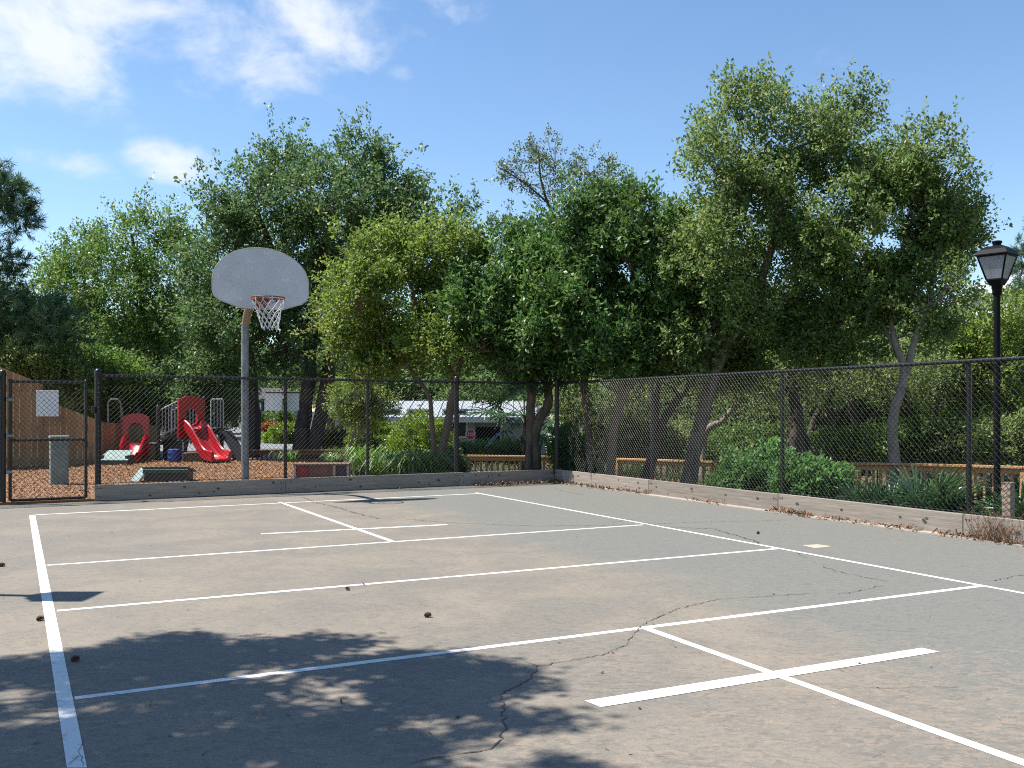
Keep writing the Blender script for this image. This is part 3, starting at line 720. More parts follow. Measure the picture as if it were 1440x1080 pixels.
    MB().beam((-7.35, 24.75, .78), (-6.75, 24.3, .05), .35, .05).build('climbing_ramp', M_dark, root)
playset()
def simple(name, label, cat, mb, m, smooth=False, group=None, part=None):
    o = mb.build(name, m, None, smooth); return tag(o, label, cat, group)
# utility cabinet
def cabinet():
    q = G(83, 681, .03); root = thing('utility_pedestal', 'tall grey-green utility cabinet standing in the mulch behind the gate', 'utility box', q)
    MB().box(q + UP * .39, (.285, .26, .80), (A, NB, UP), 0, .012).build('body', M_greenbox, root)
    MB().box(q + UP * .815, (.31, .285, .05), (A, NB, UP), 0, .012).build('lid', M_greenbox, root)
    MB().box(q + UP * .42 + NB * .134, (.235, .008, .62), (A, NB, UP), 0, .003).build('door', M_greenbox, root)
    MB().tube([q + UP * .3 + NB * .136, q + UP * .3 + NB * .15], .012, 8).build('lock', M_galv, root)
    for e in (-.148, .148): MB().box(q + UP * .42 + A * e, (.014, .03, .05), (A, NB, UP)).build('hasp', M_galv, root)
cabinet()
def ramp_board():
    q = G(233, 678, .03); root = thing('balance_ramp', 'dark green sloped play board propped up just behind the back fence', 'play board', q)
    ax = (Vector((1, .12, 0)).normalized(), Vector((-.12, 1, 0)).normalized(), UP)
    MB().prism([q - ax[0] * .40 + UP * .235, q + ax[0] * .40 + UP * .235, q + ax[0] * .40 + ax[1] * .6 + UP * .14, q - ax[0] * .40 + ax[1] * .6 + UP * .14], UP * .035).build('board', M_teal, root)
    MB().box(q + ax[1] * .03 + UP * .08, (.72, .03, .15), ax, 0, .004).build('front_panel', M_dark, root)
    MB().box(q + ax[1] * .0 + UP * .19, (.78, .04, .075), ax, 0, .006).build('front_edge', M_teal, root)
    for s in (-1, 1): MB().box(q + ax[0] * .35 * s + ax[1] * .25 + UP * .11, (.05, .5, .22), ax, 0, .005).build('leg', M_dark, root)
    MB().beam(q - ax[0] * .40 + ax[1] * .2 + UP * .23, q - ax[0] * .56 + ax[1] * .1, .4, .03).build('side_flap', M_teal2, root)
ramp_board()
def hut_top():
    q = G(158, 654, .03); root = thing('play_platform', 'faded green sloped platform on the mulch left of the small slide', 'play platform', q)
    MB().prism([q + Vector((-.36, 0, .09)), q + Vector((.36, 0, .09)), q + Vector((.27, .5, .30)), q + Vector((-.30, .5, .30))], UP * .03).build('sloped_top', M_teal2, root)
    MB().box(q + Vector((0, .02, .055)), (.72, .04, .10), None, 0, .006).build('front_edge', M_teal, root)
    for s in (-.3, .3): MB().box(q + Vector((s, .28, .11)), (.05, .45, .22)).build('leg', M_dark, root)
hut_top()
def barrel():
    q = G(245, 650, .03); simple('barrel', 'blue plastic barrel under the play structure beside the big slide', 'barrel', MB().lathe(q, [(.13, 0), (.15, .02), (.155, .1), (.16, .11), (.155, .12), (.155, .22), (.16, .23), (.155, .24), (.15, .31), (.12, .33)], 16), M_blue, True)
barrel()
def bench_box(q, w, h, label, panels):
    root = thing('planter_box', label, 'wooden box', q); ax = (Vector((1, .1, 0)).normalized(), Vector((-.1, 1, 0)).normalized(), UP); X, Yv = ax[0], ax[1]
    MB().box(q + Yv * .25 + UP * h / 2, (w - .03, .46, h - .03), ax).build('body', M_brownboard, root)
    MB().box(q + UP * (h - .02) + Yv * .24, (w + .02, .52, .035), ax, 0, .005).build('top', M_brownboard, root)
    for s in (-1, 1): MB().box(q + X * s * (w / 2 - .02) + UP * h / 2 - Yv * .002, (.045, .03, h - .04), ax, 0, .004).build('stile', M_palewood, root)
    for f, kind, m in panels:
        cc = q + X * (f * w) + UP * h * .48 + Yv * .0
        if kind == 'disc': MB().tube([cc + Yv * .01, cc - Yv * .012], h * .36, 20).build('disc', m, root)
        elif kind == 'square': MB().box(cc, (w * .2, .02, h * .8), ax, 0, .004).build('painted_panel', m, root)
        else: MB().box(cc, (.05, .03, h * .9), ax, 0, .004).build('stile', M_palewood, root)
bench_box(G(452, 675, .03), 1.0, .30, 'low wooden play box with a red disc and a navy panel, under the oak', [(-.33, 'disc', M_redflat), (.23, 'stile', None), (.38, 'square', M_navy)])
bench_box(G(279, 649.5, .03), .80, .22, 'low brown wooden box standing in front of the big red slide', [])

# ------------------------------------------------------------------ board privacy fence on the left
def privacy():
    pts = [(-60, 490, 20.6, 663), (0, 516, 21.2, 660), (60, 541, 22.2, 657), (60.5, 562, 22.2, 657), (145, 594, 23.6, 652), (222, 599, 26.6, 648)]
    root = thing('privacy_fence', 'tan vertical board privacy fence stepping down behind the gate', 'fence', P(0, 660, 21.2))
    for (u0, v0, Y0, _), (u1, v1, Y1, _) in zip(pts[:-1], pts[1:]):
        a, b = P(u0, v0, Y0), P(u1, v1, Y1); d2 = Vector((b.x - a.x, b.y - a.y, 0)); L_ = d2.length
        if L_ < .1: continue
        d = d2.normalized(); n = int(L_ / .142); nn = Vector((d.y, -d.x, 0)); w = L_ / n
        for i in range(n):
            f0, f1 = (i + .03) / n, (i + .97) / n; p0, p1 = a.lerp(b, f0), a.lerp(b, f1); jit = random.uniform(-.006, .006)
            j = random.uniform(-.008, .008)
            bot = -.05; base = Vector((p0.x, p0.y, 0)) + nn * j; e = Vector((p1.x, p1.y, 0)) + nn * j
            MB().prism([base + UP * bot, e + UP * bot, e + UP * (p1.z + jit), base + UP * (p0.z + jit)], nn * .018).build('board', M_privacy, root)
        for f in (.12, .5, .85):
            z0, z1 = a.z * f, b.z * f; MB().beam(Vector((a.x, a.y, z0)) - nn * .04, Vector((b.x, b.y, z1)) - nn * .04, .04, .09).build('rail', M_privacy, root)
        MB().box(Vector((a.x, a.y, a.z / 2)) - nn * .09, (.09, .09, a.z), (d, nn, UP)).build('post', M_privacy, root)
privacy()

# ------------------------------------------------------------------ wooden railings
def railing(pts, label, m, post_gap=1.9, bal=.135, hgt=.86, group=None):
    root = thing('wooden_railing', label, 'railing', Vector((pts[0].x, pts[0].y, pts[0].z - hgt)))
    bm_ = MB().box((0, 0, 0), (.036, .036, hgt - .17), None, 0, .003).mesh('baluster', m)
    pm_ = MB().box((0, 0, 0), (.09, .09, hgt - .02), None, 0, .006).mesh('post', m)
    for i in range(len(pts) - 1):
        a, b = pts[i], pts[i + 1]; d2 = Vector((b.x - a.x, b.y - a.y, 0)); L_ = d2.length; d = d2.normalized(); q = Vector((d.y, -d.x, 0))
        ext = d * .002
        MB().beam(a - UP * .02 + ext, b - UP * .02 - ext, .14, .038, 0, UP, .004).build('cap_rail', m, root)
        MB().beam(a - UP * .085 + q * .03 + ext, b - UP * .085 + q * .03 - ext, .036, .085, 0, UP, .003).build('top_rail', m, root)
        MB().beam(a - UP * (hgt - .12) + q * .03 + ext, b - UP * (hgt - .12) + q * .03 - ext, .036, .085, 0, UP, .003).build('bottom_rail', m, root)
        n = max(1, round(L_ / bal))
        for k in range(n):
            f = (k + .5) / n; p = a.lerp(b, f)
            o = link('baluster', bm_, root); o.matrix_parent_inverse = Matrix.Identity(4)
            o.location = p + q * .067 - UP * (.03 + (hgt - .10) / 2) - root.location; o.rotation_euler = (0, random.uniform(-.01, .01), math.atan2(d.y, d.x))
        np_ = max(1, round(L_ / post_gap))
        for k in range(np_ + (1 if i == len(pts) - 2 else 0)):
            p = a.lerp(b, k / np_); o = link('post', pm_, root); o.matrix_parent_inverse = Matrix.Identity(4)
            o.location = p - UP * (.045 + hgt / 2) - q * .002 - root.location; o.rotation_euler = (0, 0, math.atan2(d.y, d.x))
rp = [P(1620, 659, 13.6), P(1440, 655.5, 14.6), P(1270, 651, 16.0), P(1130, 649.5, 17.6), P(1000, 648, 19.2), P(868, 644, 20.6)]
railing(rp, 'long pine railing with square balusters behind the right-hand fence and palmettos', M_rail)
railing([P(776, 641, 21.0), P(655, 639.5, 21.8), P(560, 640, 23.0)], 'sunlit orange pine railing visible behind the corner of the court', M_rail)
railing([P(500, 632, 24.4), P(330, 632.5, 25.2)], 'low dark brown railing between the mulch and the road', M_raildark, hgt=.42)
railing([P(255, 645, 26.2), P(205, 645, 26.4)], 'short dark railing under the play structure ramp', M_raildark, hgt=.40)
# stump-like post behind the right fence
q = hit(1418, FC - NR * .34, FR - NR * .34)
root = thing('timber_post', 'short weathered square timber post behind the right-hand fence', 'post', Vector((q.x, q.y, -.2)))
ax = (Vector((.80, .6, 0)), Vector((-.6, .80, 0)), UP)
ztop = H - (680 - HY) * q.y / F
MB().box(Vector((q.x, q.y, (ztop - .3) / 2)), (.092, .092, ztop + .3), ax, 0, .006).build('shaft', M_post, root)
MB().prism([Vector((q.x, q.y, ztop + .001)) + ax[0] * .048 * i + ax[1] * .048 * j for i, j in ((-1, -1), (1, -1), (1, 1), (-1, 1))], UP * .012).build('top_cap', M_post, root)

# ------------------------------------------------------------------ buildings beyond the road
def house_a():
    Y = 40.0; root = thing('house', 'pale low house with white gable roof and brown porch columns behind the oak trunks', 'house', P(500, 625, Y))
    zg = tz(-6, 40) - .1
    def px(u, v, y=Y): return P(u, v, y)
    x0, x1 = px(432, 600).x, px(590, 600).x; ze, zr = px(0, 588).z, px(0, 570).z
    MB().box(((x0 + x1) / 2 + .6, Y + 5, (zg + ze) / 2), (x1 - x0 - 1.6, 7, ze - zg)).build('wall', M_wallg, root)
    # gable roof, ridge running away from the court
    xm = px(485, 0).x; th = .14; xr = x1 + .4; xl = x0 - .2
    for a, b in ((Vector((xl, Y - .6, ze - .15)), Vector((xm, Y - .6, zr))), (Vector((xm, Y - .6, zr)), Vector((xr, Y - .6, ze - .15)))):
        MB().prism([a, b, b + UP * th, a + UP * th], Vector((0, 10, 0))).build('roof', M_roofw, root)
        MB().prism([a - UP * .14, b - UP * .14, b + UP * (th + .02), a + UP * (th + .02)], Vector((0, -.06, 0))).build('fascia', M_white, root)
    MB().prism([Vector((xl + .8, Y + 1.45, ze - .12)), Vector((xr - .8, Y + 1.45, ze - .12)), Vector((xm, Y + 1.45, zr - .05))], Vector((0, .04, 0))).build('gable', M_wallg, root)
    for u in (447, 463, 475, 500): MB().tube([Vector((px(u, 0).x, Y, zg)), Vector((px(u, 0).x, Y, ze))], .11, 8).build('column', M_barkred if u == 463 else M_white, root)
    for u in (520, 560):
        w = MB().box((px(u, 0).x, Y + 1.46, zg + 1.5), (1.0, .05, 1.1)).build('window', M_white, root); MB().box((px(u, 0).x, Y + 1.43, zg + 1.5), (.84, .03, .94)).build('pane', M_glass, w)
house_a()
def house_b():
    Y = 36.0; root = thing('house', 'grey-green house with pale metal roof and a dark open carport, left of the corner trunk', 'house', P(640, 625, Y))
    zg = tz(-1, 36) - .1
    xs = [P(u, 0, Y).x for u in (525, 668, 703, 770)]; ze, zr = P(0, 587, Y).z, P(0, 567, Y).z
    MB().box(((xs[0] + xs[1]) / 2, Y + 3, (zg + ze) / 2), (xs[1] - xs[0], 6, ze - zg)).build('wall', M_wallg, root)
    MB().box(((xs[2] + xs[3]) / 2, Y + 3, (zg + ze) / 2), (xs[3] - xs[2], 6, ze - zg)).build('wall', M_wallg, root)
    MB().box(((xs[1] + xs[2]) / 2, Y + 3.2, ze - .18), (xs[2] - xs[1], 5.6, .36)).build('lintel', M_wallg, root)
    MB().box(((xs[1] + xs[2]) / 2, Y + 2.2, (zg + ze - .36) / 2), (xs[2] - xs[1], .1, ze - .36 - zg)).build('carport_shade_panel', M_carportshade, root)  # solid near-black sheet painted as the shade inside the open carport
    a, b, c = Vector((xs[0] - .5, Y - .5, ze - .1)), Vector((xs[0] - .5, Y + 3, zr)), Vector((xs[0] - .5, Y + 6.5, ze - .1)); W_ = Vector((xs[3] - xs[0] + 1, 0, 0))
    for p, q in ((a, b), (b, c)): MB().prism([p, q, q + UP * .12, p + UP * .12], W_).build('roof', M_roofw, root)
    for k in range(24):
        x = xs[0] - .4 + k * .4; MB().beam(Vector((x, Y - .5, ze + .04)), Vector((x, Y + 3, zr + .14)), .03, .04).build('roof_rib', M_roofw, root)
    MB().beam(a - Vector((0, .03, -.02)), a + W_ - Vector((0, .03, -.02)), .05, .2).build('fascia', M_white, root)
    for u in (545, 590, 640):
        x = P(u, 0, Y).x; w = MB().box((x, Y - .02, zg + 1.5), (.95, .06, 1.1)).build('window', M_white, root); MB().box((x, Y - .05, zg + 1.5), (.8, .03, .95)).build('pane', M_glass, w)
house_b()
def house_c():
    Y = 80.0; root = thing('house', 'far white house with a row of white columns at the end of the road', 'house', P(375, 600, Y))
    x0, x1 = P(352, 0, Y).x, P(404, 0, Y).x; zt = P(0, 561, Y).z
    MB().box(((x0 + x1) / 2, Y + 4, zt / 2 - .2), (x1 - x0, 6, zt + .2)).build('wall', M_wallg, root)
    MB().prism([Vector((x0 - .5, Y - .5, zt)), Vector((x0 - .5, Y + 4, zt + 1.0)), Vector((x0 - .5, Y + 8, zt))], Vector((x1 - x0 + 1, 0, 0))).build('roof', M_roofd, root)
    for k in range(8):
        x = x0 + (x1 - x0) * k / 7; MB().box((x, Y - .2, zt / 2 - .1), (.16, .16, zt + .2)).build('column', M_white, root)
    for k in range(4):
        x = x0 + (x1 - x0) * (k + .5) / 4; MB().box((x, Y + .97, 1.4), (.7, .05, 1.5)).build('window', M_glass, root)
house_c()
def house_d():
    Y = 60.0; root = thing('house', 'tall white house mostly hidden by trees behind the lamp post', 'house', P(1480, 640, Y))
    x0, x1 = P(1428, 0, Y).x, P(1600, 0, Y).x; zt = P(0, 408, Y).z
    MB().box(((x0 + x1) / 2, Y + 5, zt / 2 - .3), (x1 - x0, 10, zt + .6)).build('wall', M_wallw, root)
    MB().prism([Vector((x0 - .4, Y - .4, zt)), Vector(((x0 + x1) / 2, Y - .4, zt + 2.4)), Vector((x1 + .4, Y - .4, zt))], Vector((0, 11, 0))).build('roof', M_roofw, root)
    for z in (zt - 1.6, zt - 4.4, zt - 7.0):
        for x in (x0 + 1.2, x0 + 3.2): w = MB().box((x, Y - .02, z), (1.0, .06, 1.4)).build('window', M_white, root); MB().box((x, Y - .05, z), (.84, .03, 1.24)).build('pane', M_glass, w)
house_d()

# ------------------------------------------------------------------ stop signs
def text_mesh(s, size):
    cu = bpy.data.curves.new('lettering', 'FONT'); cu.body = s; cu.size = size; cu.align_x = 'CENTER'; cu.align_y = 'CENTER'; cu.extrude = .002; cu.offset = .004
    o = bpy.data.objects.new('tmp', cu); COL.objects.link(o); bpy.context.view_layer.update()
    me = bpy.data.meshes.new_from_object(o.evaluated_get(bpy.context.evaluated_depsgraph_get())); bpy.data.objects.remove(o); return me
def stop_sign(c, r, zb, label):
    root = thing('stop_sign', label, 'stop sign', Vector((c.x, c.y, zb)))
    MB().tube([Vector((c.x, c.y + .05, zb - .2)), Vector((c.x, c.y + .05, c.z + r * .9))], .03, 8).build('post', M_galv, root)
    def octo(R, y): return [Vector((c.x + R * math.cos(math.pi * (k + .5) / 4), y, c.z + R * math.sin(math.pi * (k + .5) / 4))) for k in range(8)]
    f = MB().prism(octo(r, c.y), Vector((0, .012, 0))).build('border', M_white, root)
    p = MB().prism(octo(r * .92, c.y - .004), Vector((0, .003, 0))).build('plate', M_redsign, root)
    me = text_mesh('STOP', r * .82); me.materials.clear(); me.materials.append(M_white)
    for v in me.vertices: v.co = (c.x + v.co.x, c.y - .007 - v.co.z, c.z + v.co.y)
    link('lettering', me, root)
stop_sign(P(661.5, 611, 30.0), .165, tz(-1, 30), 'red stop sign in front of the dark carport, left of the corner trunk')
stop_sign(P(391.5, 599, 52.0), .25, -.06, 'small far red stop sign beside the road, seen under the white blank sign')

# ------------------------------------------------------------------ vegetation
def leaf_quads(pos, axis, nrm, l, w, fold=.18):
    sd = np.cross(axis, nrm); sd /= np.linalg.norm(sd, axis=1)[:, None] + 1e-9; up = np.cross(sd, axis)
    l = l[:, None]; w = w[:, None]
    mid = pos + axis * l * .48 + up * w * fold
    return np.stack([pos, mid - sd * w / 2, pos + axis * l - up * l * .08, mid + sd * w / 2], 1).reshape(-1, 3)
def unit(v): return v / (np.linalg.norm(v, axis=1)[:, None] + 1e-9)
def crown(lobes, clumps, per, leaf, shoot=.45, up=.5, shell=.7, gap=.0, seed=1, spread=.09, droop=0.0, rough=.18, leaders=0):
    """leaf quads on shoots spread through overlapping lobes; returns vertices and shoot roots"""
    r = np.random.default_rng(seed); lb_ = np.array([list(x) for x in lobes], float)
    wgt = (lb_[:, 3] * lb_[:, 4] * lb_[:, 5]) ** (2 / 3); idx = r.choice(len(lb_), int(clumps * (2.1 if gap else 1.0)), p=wgt / wgt.sum())
    n = len(idx); d = unit(r.normal(size=(n, 3))); rad = np.where(r.random(n) < shell, r.normal(.88, .16, n), r.random(n) ** .45 * .95)
    ph = r.uniform(0, 6, (len(lb_), 3)); bump = 1 + rough * (np.sin(d[:, 0] * 4 + ph[idx, 0]) + np.sin(d[:, 1] * 5 + ph[idx, 1]) + np.sin(d[:, 2] * 4.5 + ph[idx, 2])) / 1.6
    c = lb_[idx, :3] + d * lb_[idx, 3:] * (rad * bump)[:, None]
    if gap:
        g = np.sin(c[:, 0] * 2.9 + seed) * np.sin(c[:, 2] * 3.3 + seed * 2) * np.sin(c[:, 1] * 2.3 + 1) + .55 * np.sin(c[:, 0] * 6.1) * np.sin(c[:, 2] * 5.7 + 2) * np.sin(c[:, 1] * 5.1)
        keep = np.argsort(-g)[:clumps]; c, d, idx = c[keep], d[keep], idx[keep]; n = len(c)
    sh = unit(d * .7 + np.array([0, 0, up]) + r.normal(size=(n, 3)) * .42)
    ln = shoot * r.uniform(.55, 1.3, n)
    if leaders:                                       # long upright shoots that break the outline
        q = np.where((d[:, 2] > .15) & (d[:, 1] < .8))[0]; q = r.choice(q, min(leaders, len(q)), replace=False)
        sh[q] = unit(np.array([0, 0, 1.0]) + d[q] * .35 + r.normal(size=(len(q), 3)) * .12); ln[q] = shoot * r.uniform(1.1, 1.8, len(q))
    N = n * per; ci = np.repeat(np.arange(n), per); t = r.random(N) ** .8
    Ls = ln[ci]; s = sh[ci]
    pos = c[ci] + s * (t * Ls)[:, None] + r.normal(size=(N, 3)) * (spread * (1.15 - .75 * t))[:, None]
    ax = unit(s * .55 + r.normal(size=(N, 3)) * .75 + np.array([0, 0, .12 - droop])); nr = unit(np.array([-.15, -.12, .7]) + r.normal(size=(N, 3)) * .62)
    l = leaf[0] * r.uniform(.65, 1.25, N); w = leaf[1] * r.uniform(.7, 1.2, N)
    return leaf_quads(pos, ax, nr, l, w), c, sh, idx
def bend(a, b, r, n=5, amt=.12):
    pts = []; L_ = (b - a).length; j0 = Vector((r.uniform(-1, 1), r.uniform(-1, 1), r.uniform(-.6, .6))) * L_ * amt; j1 = Vector((r.uniform(-1, 1), r.uniform(-1, 1), r.uniform(-.6, .6))) * L_ * amt * .5
    for i in range(n + 1):
        t = i / n; pts.append(a.lerp(b, t) + j0 * math.sin(math.pi * t) + j1 * math.sin(2 * math.pi * t))
    return pts
def limbs(mb, stems, lobes, c, idx, seed, twigs=14, r0=.05, shoots=None):
    """limbs from the nearest stem tip to every lobe, then branches to some shoots"""
    r = random.Random(seed); tips = [(Vector(s[-1][0]), s[-1][1]) for s in stems]
    nodes = [(Vector(p), rr) for s in stems for p, rr in s[len(s) // 2:]]
    for k, lb_ in enumerate(lobes):
        ctr = Vector(lb_[:3]); a, ra = min(nodes, key=lambda q: (q[0] - ctr).length + max(0, q[0].z - ctr.z) * 1.5)
        pts = bend(a, ctr, r, 6); rs = [max(.008, min(ra * .62, r0 * 1.6) * (1 - .72 * i / 6)) for i in range(7)]
        mb.tube(pts, rs, 6, True); nodes.append((ctr, rs[-1] * 1.2)); nodes.append((pts[3], rs[3]))
        own = np.where(idx == k)[0]
        for i in own[:twigs]:
            b = Vector(c[i]); a2, r2 = min(((pts[j], rs[j]) for j in (3, 4, 5, 6)), key=lambda q: (q[0] - b).length)
            q = bend(a2, b + (Vector(shoots[i]) * .2 if shoots is not None else Vector()), r, 4, .1); mb.tube(q, [max(.004, r2 * .5 * (1 - .8 * j / 4)) for j in range(5)], 4, False)
def pxl(Y, lst, dy=.0, seed=0):
    r = random.Random(seed); out = []
    for it in lst:
        u, v, ru, rv = it[:4]; off = it[4] if len(it) > 4 else r.uniform(-.5, .5) * dy; y = Y + off; p = P(u, v, y); out.append((p.x, p.y, p.z, ru * y / F, (ru + rv) / 2 * y / F * 1.0, rv * y / F))
    return out
def pst(Y, pts, scale=1.0):
    """stem through photo points (u, v, width in photo pixels, depth offset)"""
    return [(P(q[0], q[1], Y + (q[3] if len(q) > 3 else 0)), q[2] * Y / F / 2 * scale) for q in pts]
def tree(name, label, cat, base, stems, lobes, leafmat, bark, clumps, per, leaf, group=None, twigs=14, seed=1, trunk_sides=10, r0=.05, **kw):
    root = thing(name, label, cat, base, group); sl = kw.get('shoot', .45)
    lobes = [(x, y, z - sl * .38, a * .96, b_, c_ * .96) for x, y, z, a, b_, c_ in lobes]
    v, c, sh, idx = crown(lobes, clumps, per, leaf, seed=seed, **kw)
    mb = MB()
    for s in stems:
        pts = [Vector(p) for p, _ in s]; rs = [x for _, x in s]; fine, fr = [], []
        r = random.Random(seed)
        for i in range(len(pts) - 1):
            for k in range(3):
                t = k / 3; p0 = pts[max(i - 1, 0)]; p1, p2 = pts[i], pts[i + 1]; p3 = pts[min(i + 2, len(pts) - 1)]
                q = .5 * ((2 * p1) + (p2 - p0) * t + (2 * p0 - 5 * p1 + 4 * p2 - p3) * t * t + (3 * p1 - p0 - 3 * p2 + p3) * t ** 3)
                fine.append(q + Vector((r.uniform(-1, 1), r.uniform(-1, 1), 0)) * rs[i] * .12); fr.append((rs[i] + (rs[i + 1] - rs[i]) * t) * r.uniform(.93, 1.07))
        fine.append(pts[-1]); fr.append(rs[-1]); fr[0] *= 1.25
        mb.tube(fine, fr, trunk_sides)
    limbs(mb, stems, lobes, c, idx, seed, twigs, r0, sh)
    mb.build('trunk', bark, root, True)
    link('crown', quads('crown', v, leafmat), root)
    return root

L_big = leaf_mat('oak_leaf_olive', [(0.070, 0.142, 0.035), (0.119, 0.203, 0.051), (0.169, 0.240, 0.068), (0.243, 0.270, 0.108)], 0.45, 0.46, 0.4)
L_gloss = leaf_mat('glossy_dark_leaf', [(0.031, 0.091, 0.023), (0.057, 0.140, 0.031), (0.094, 0.182, 0.042), (0.156, 0.240, 0.062)], 0.36, 0.44, 0.45)
L_yellow = leaf_mat('yellow_green_leaf', [(0.074, 0.150, 0.024), (0.126, 0.210, 0.036), (0.180, 0.252, 0.050), (0.246, 0.282, 0.078)], 0.46, 0.46, 0.4)
L_oak = leaf_mat('deep_green_oak_leaf', [(0.044, 0.106, 0.035), (0.068, 0.147, 0.048), (0.104, 0.177, 0.056), (0.147, 0.206, 0.074)], 0.42, 0.47, 0.4)
L_light = leaf_mat('mid_green_leaf', [(0.048, 0.121, 0.021), (0.078, 0.167, 0.028), (0.115, 0.207, 0.039), (0.161, 0.230, 0.057)], 0.42, 0.42, 0.4)
L_sparse = leaf_mat('brownish_leaf', [(.065, .110, .036), (.095, .140, .044), (.140, .160, .058)], 0.3, .45, 0.4)
L_scrub = leaf_mat('dull_scrub_leaf', [(0.078, 0.135, 0.043), (0.124, 0.189, 0.059), (0.189, 0.250, 0.081), (0.270, 0.331, 0.101)], 0.5, 0.45, 0.4)
L_pine = leaf_mat('pine_needles', [(0.042, 0.106, 0.048), (0.064, 0.139, 0.060), (0.106, 0.176, 0.071)], 0.25, 0.4, 0.4)
L_hedge = leaf_mat('bright_hedge_leaf', [(.120, .215, .014), (.175, .285, .022), (.235, .335, .036)], .35, .4)
L_ivy = leaf_mat('vine_leaf', [(0.058, 0.162, 0.036), (0.094, 0.228, 0.055), (0.144, 0.282, 0.072)], 0.4, 0.5, 0.3)
L_palm = leaf_mat('palmetto_leaf', [(.030, .085, .028), (.052, .120, .040), (.082, .155, .058)], .22, .36)
L_strap = leaf_mat('strap_leaf', [(.070, .155, .030), (.115, .225, .045), (.18, .29, .075)], .25, .36)
L_far = leaf_mat('far_tree_leaf', [(0.063, 0.124, 0.038), (0.104, 0.176, 0.054), (0.151, 0.223, 0.072)], 0.45, 0.5, 0.3)
L_flower = leaf_mat('orange_flower', [(.45, .12, .02), (.5, .3, .03), (.45, .05, .04)], .3, .6)

# big tree on the right and its grey neighbour
tree('oak_tree', 'tallest olive-green oak rising behind the right-hand fence, trunk leaning', 'tree', P(966, 690, 17.2),
     [pst(17.2, [(964, 700, 24), (975, 640, 21), (988, 585, 19), (1000, 540, 18), (1025, 480, 15), (1060, 420, 13), (1085, 350, 10), (1100, 280, 7)]), pst(17.2, [(1000, 540, 14), (1005, 470, 12, .3), (1012, 380, 9, .5), (1015, 280, 6, .5)]), pst(17.2, [(1025, 480, 10), (1085, 440, 7, .5), (1150, 385, 6, .7), (1185, 290, 4, .6)])],
     pxl(17.2, [(1010, 235, 50, 70), (1040, 160, 38, 48), (1120, 180, 70, 62), (1195, 195, 48, 68), (1090, 290, 105, 75), (1000, 350, 52, 70), (1180, 310, 72, 80), (1100, 400, 110, 70), (1000, 450, 62, 55), (1180, 420, 66, 55), (1085, 480, 95, 42), (972, 400, 34, 60), (1020, 515, 50, 26), (1150, 485, 50, 30), (1205, 470, 40, 34), (958, 465, 30, 34)], 1.6, 3), L_big, M_bark, 3900, 26, (.078, .044), seed=21, shoot=.40, up=.75, shell=.6, gap=1, leaders=420, rough=.22, spread=.075, twigs=40)
tree('oak_tree', 'grey-barked forked oak with open crown beside the lamp post', 'tree', P(1262, 690, 16.2),
     [pst(16.2, [(1259, 700, 15), (1258, 650, 15), (1254, 605, 14), (1258, 575, 13), (1268, 545, 12), (1272, 515, 11), (1262, 490, 9), (1252, 440, 6, .3), (1258, 370, 4, .4)]), pst(16.2, [(1268, 545, 11), (1280, 500, 9), (1292, 460, 8), (1310, 400, 7), (1325, 330, 5), (1320, 250, 3)]), pst(16.2, [(1272, 515, 8), (1255, 482, 6, .2), (1240, 455, 4, .3)])],
     pxl(16.2, [(1285, 222, 44, 52), (1330, 250, 42, 54), (1255, 290, 44, 60), (1322, 330, 46, 45), (1280, 400, 46, 52), (1225, 350, 42, 50), (1318, 412, 36, 34), (1345, 300, 26, 46), (1210, 430, 44, 46), (1285, 300, 34, 40), (1300, 455, 34, 24)], 1.3, 5), L_big, M_barkpale, 1900, 25, (.075, .043), seed=33, shoot=.40, up=.7, shell=.58, gap=1, leaders=260, rough=.22, spread=.075, twigs=40)
# glossy dark evergreens in the middle
tree('evergreen_tree', 'glossy dark evergreen with a double pale trunk behind the corner of the court', 'tree', P(750, 690, 18.6),
     [pst(18.6, [(742, 700, 12), (743, 660, 12), (745, 630, 12), (746, 590, 13), (747, 540, 13), (746, 500, 11), (735, 440, 8), (720, 380, 5)]), pst(18.6, [(755, 700, 14), (755, 650, 13), (752, 612, 15), (758, 590, 14), (770, 570, 14), (771, 540, 12), (768, 500, 10), (790, 440, 7)])],
     pxl(18.6, [(700, 385, 56, 45), (690, 440, 55, 55), (742, 470, 60, 48), (668, 485, 38, 38), (722, 345, 42, 32), (765, 505, 42, 28), (700, 510, 40, 22), (655, 420, 26, 36)], 1.4, 7), L_gloss, M_bark, 1350, 22, (.115, .046), seed=41, shoot=.34, up=.55, shell=.58, gap=1, leaders=90, rough=.26, spread=.08, twigs=18)
tree('evergreen_tree', 'glossy dark evergreen with thin crooked brown trunk right of the corner post', 'tree', P(828, 690, 18.0),
     [pst(18.0, [(833, 700, 9), (829, 640, 9), (826, 590, 9), (822, 540, 10), (823, 505, 10), (815, 440, 8), (800, 370, 5)])],
     pxl(18.0, [(800, 330, 50, 42), (762, 365, 48, 45), (790, 425, 60, 58), (735, 415, 36, 45), (818, 482, 48, 34), (830, 300, 34, 36)], 1.4, 8), L_gloss, M_barkred, 1250, 22, (.115, .046), seed=43, shoot=.34, up=.55, shell=.58, gap=1, leaders=90, rough=.26, spread=.08, twigs=18)
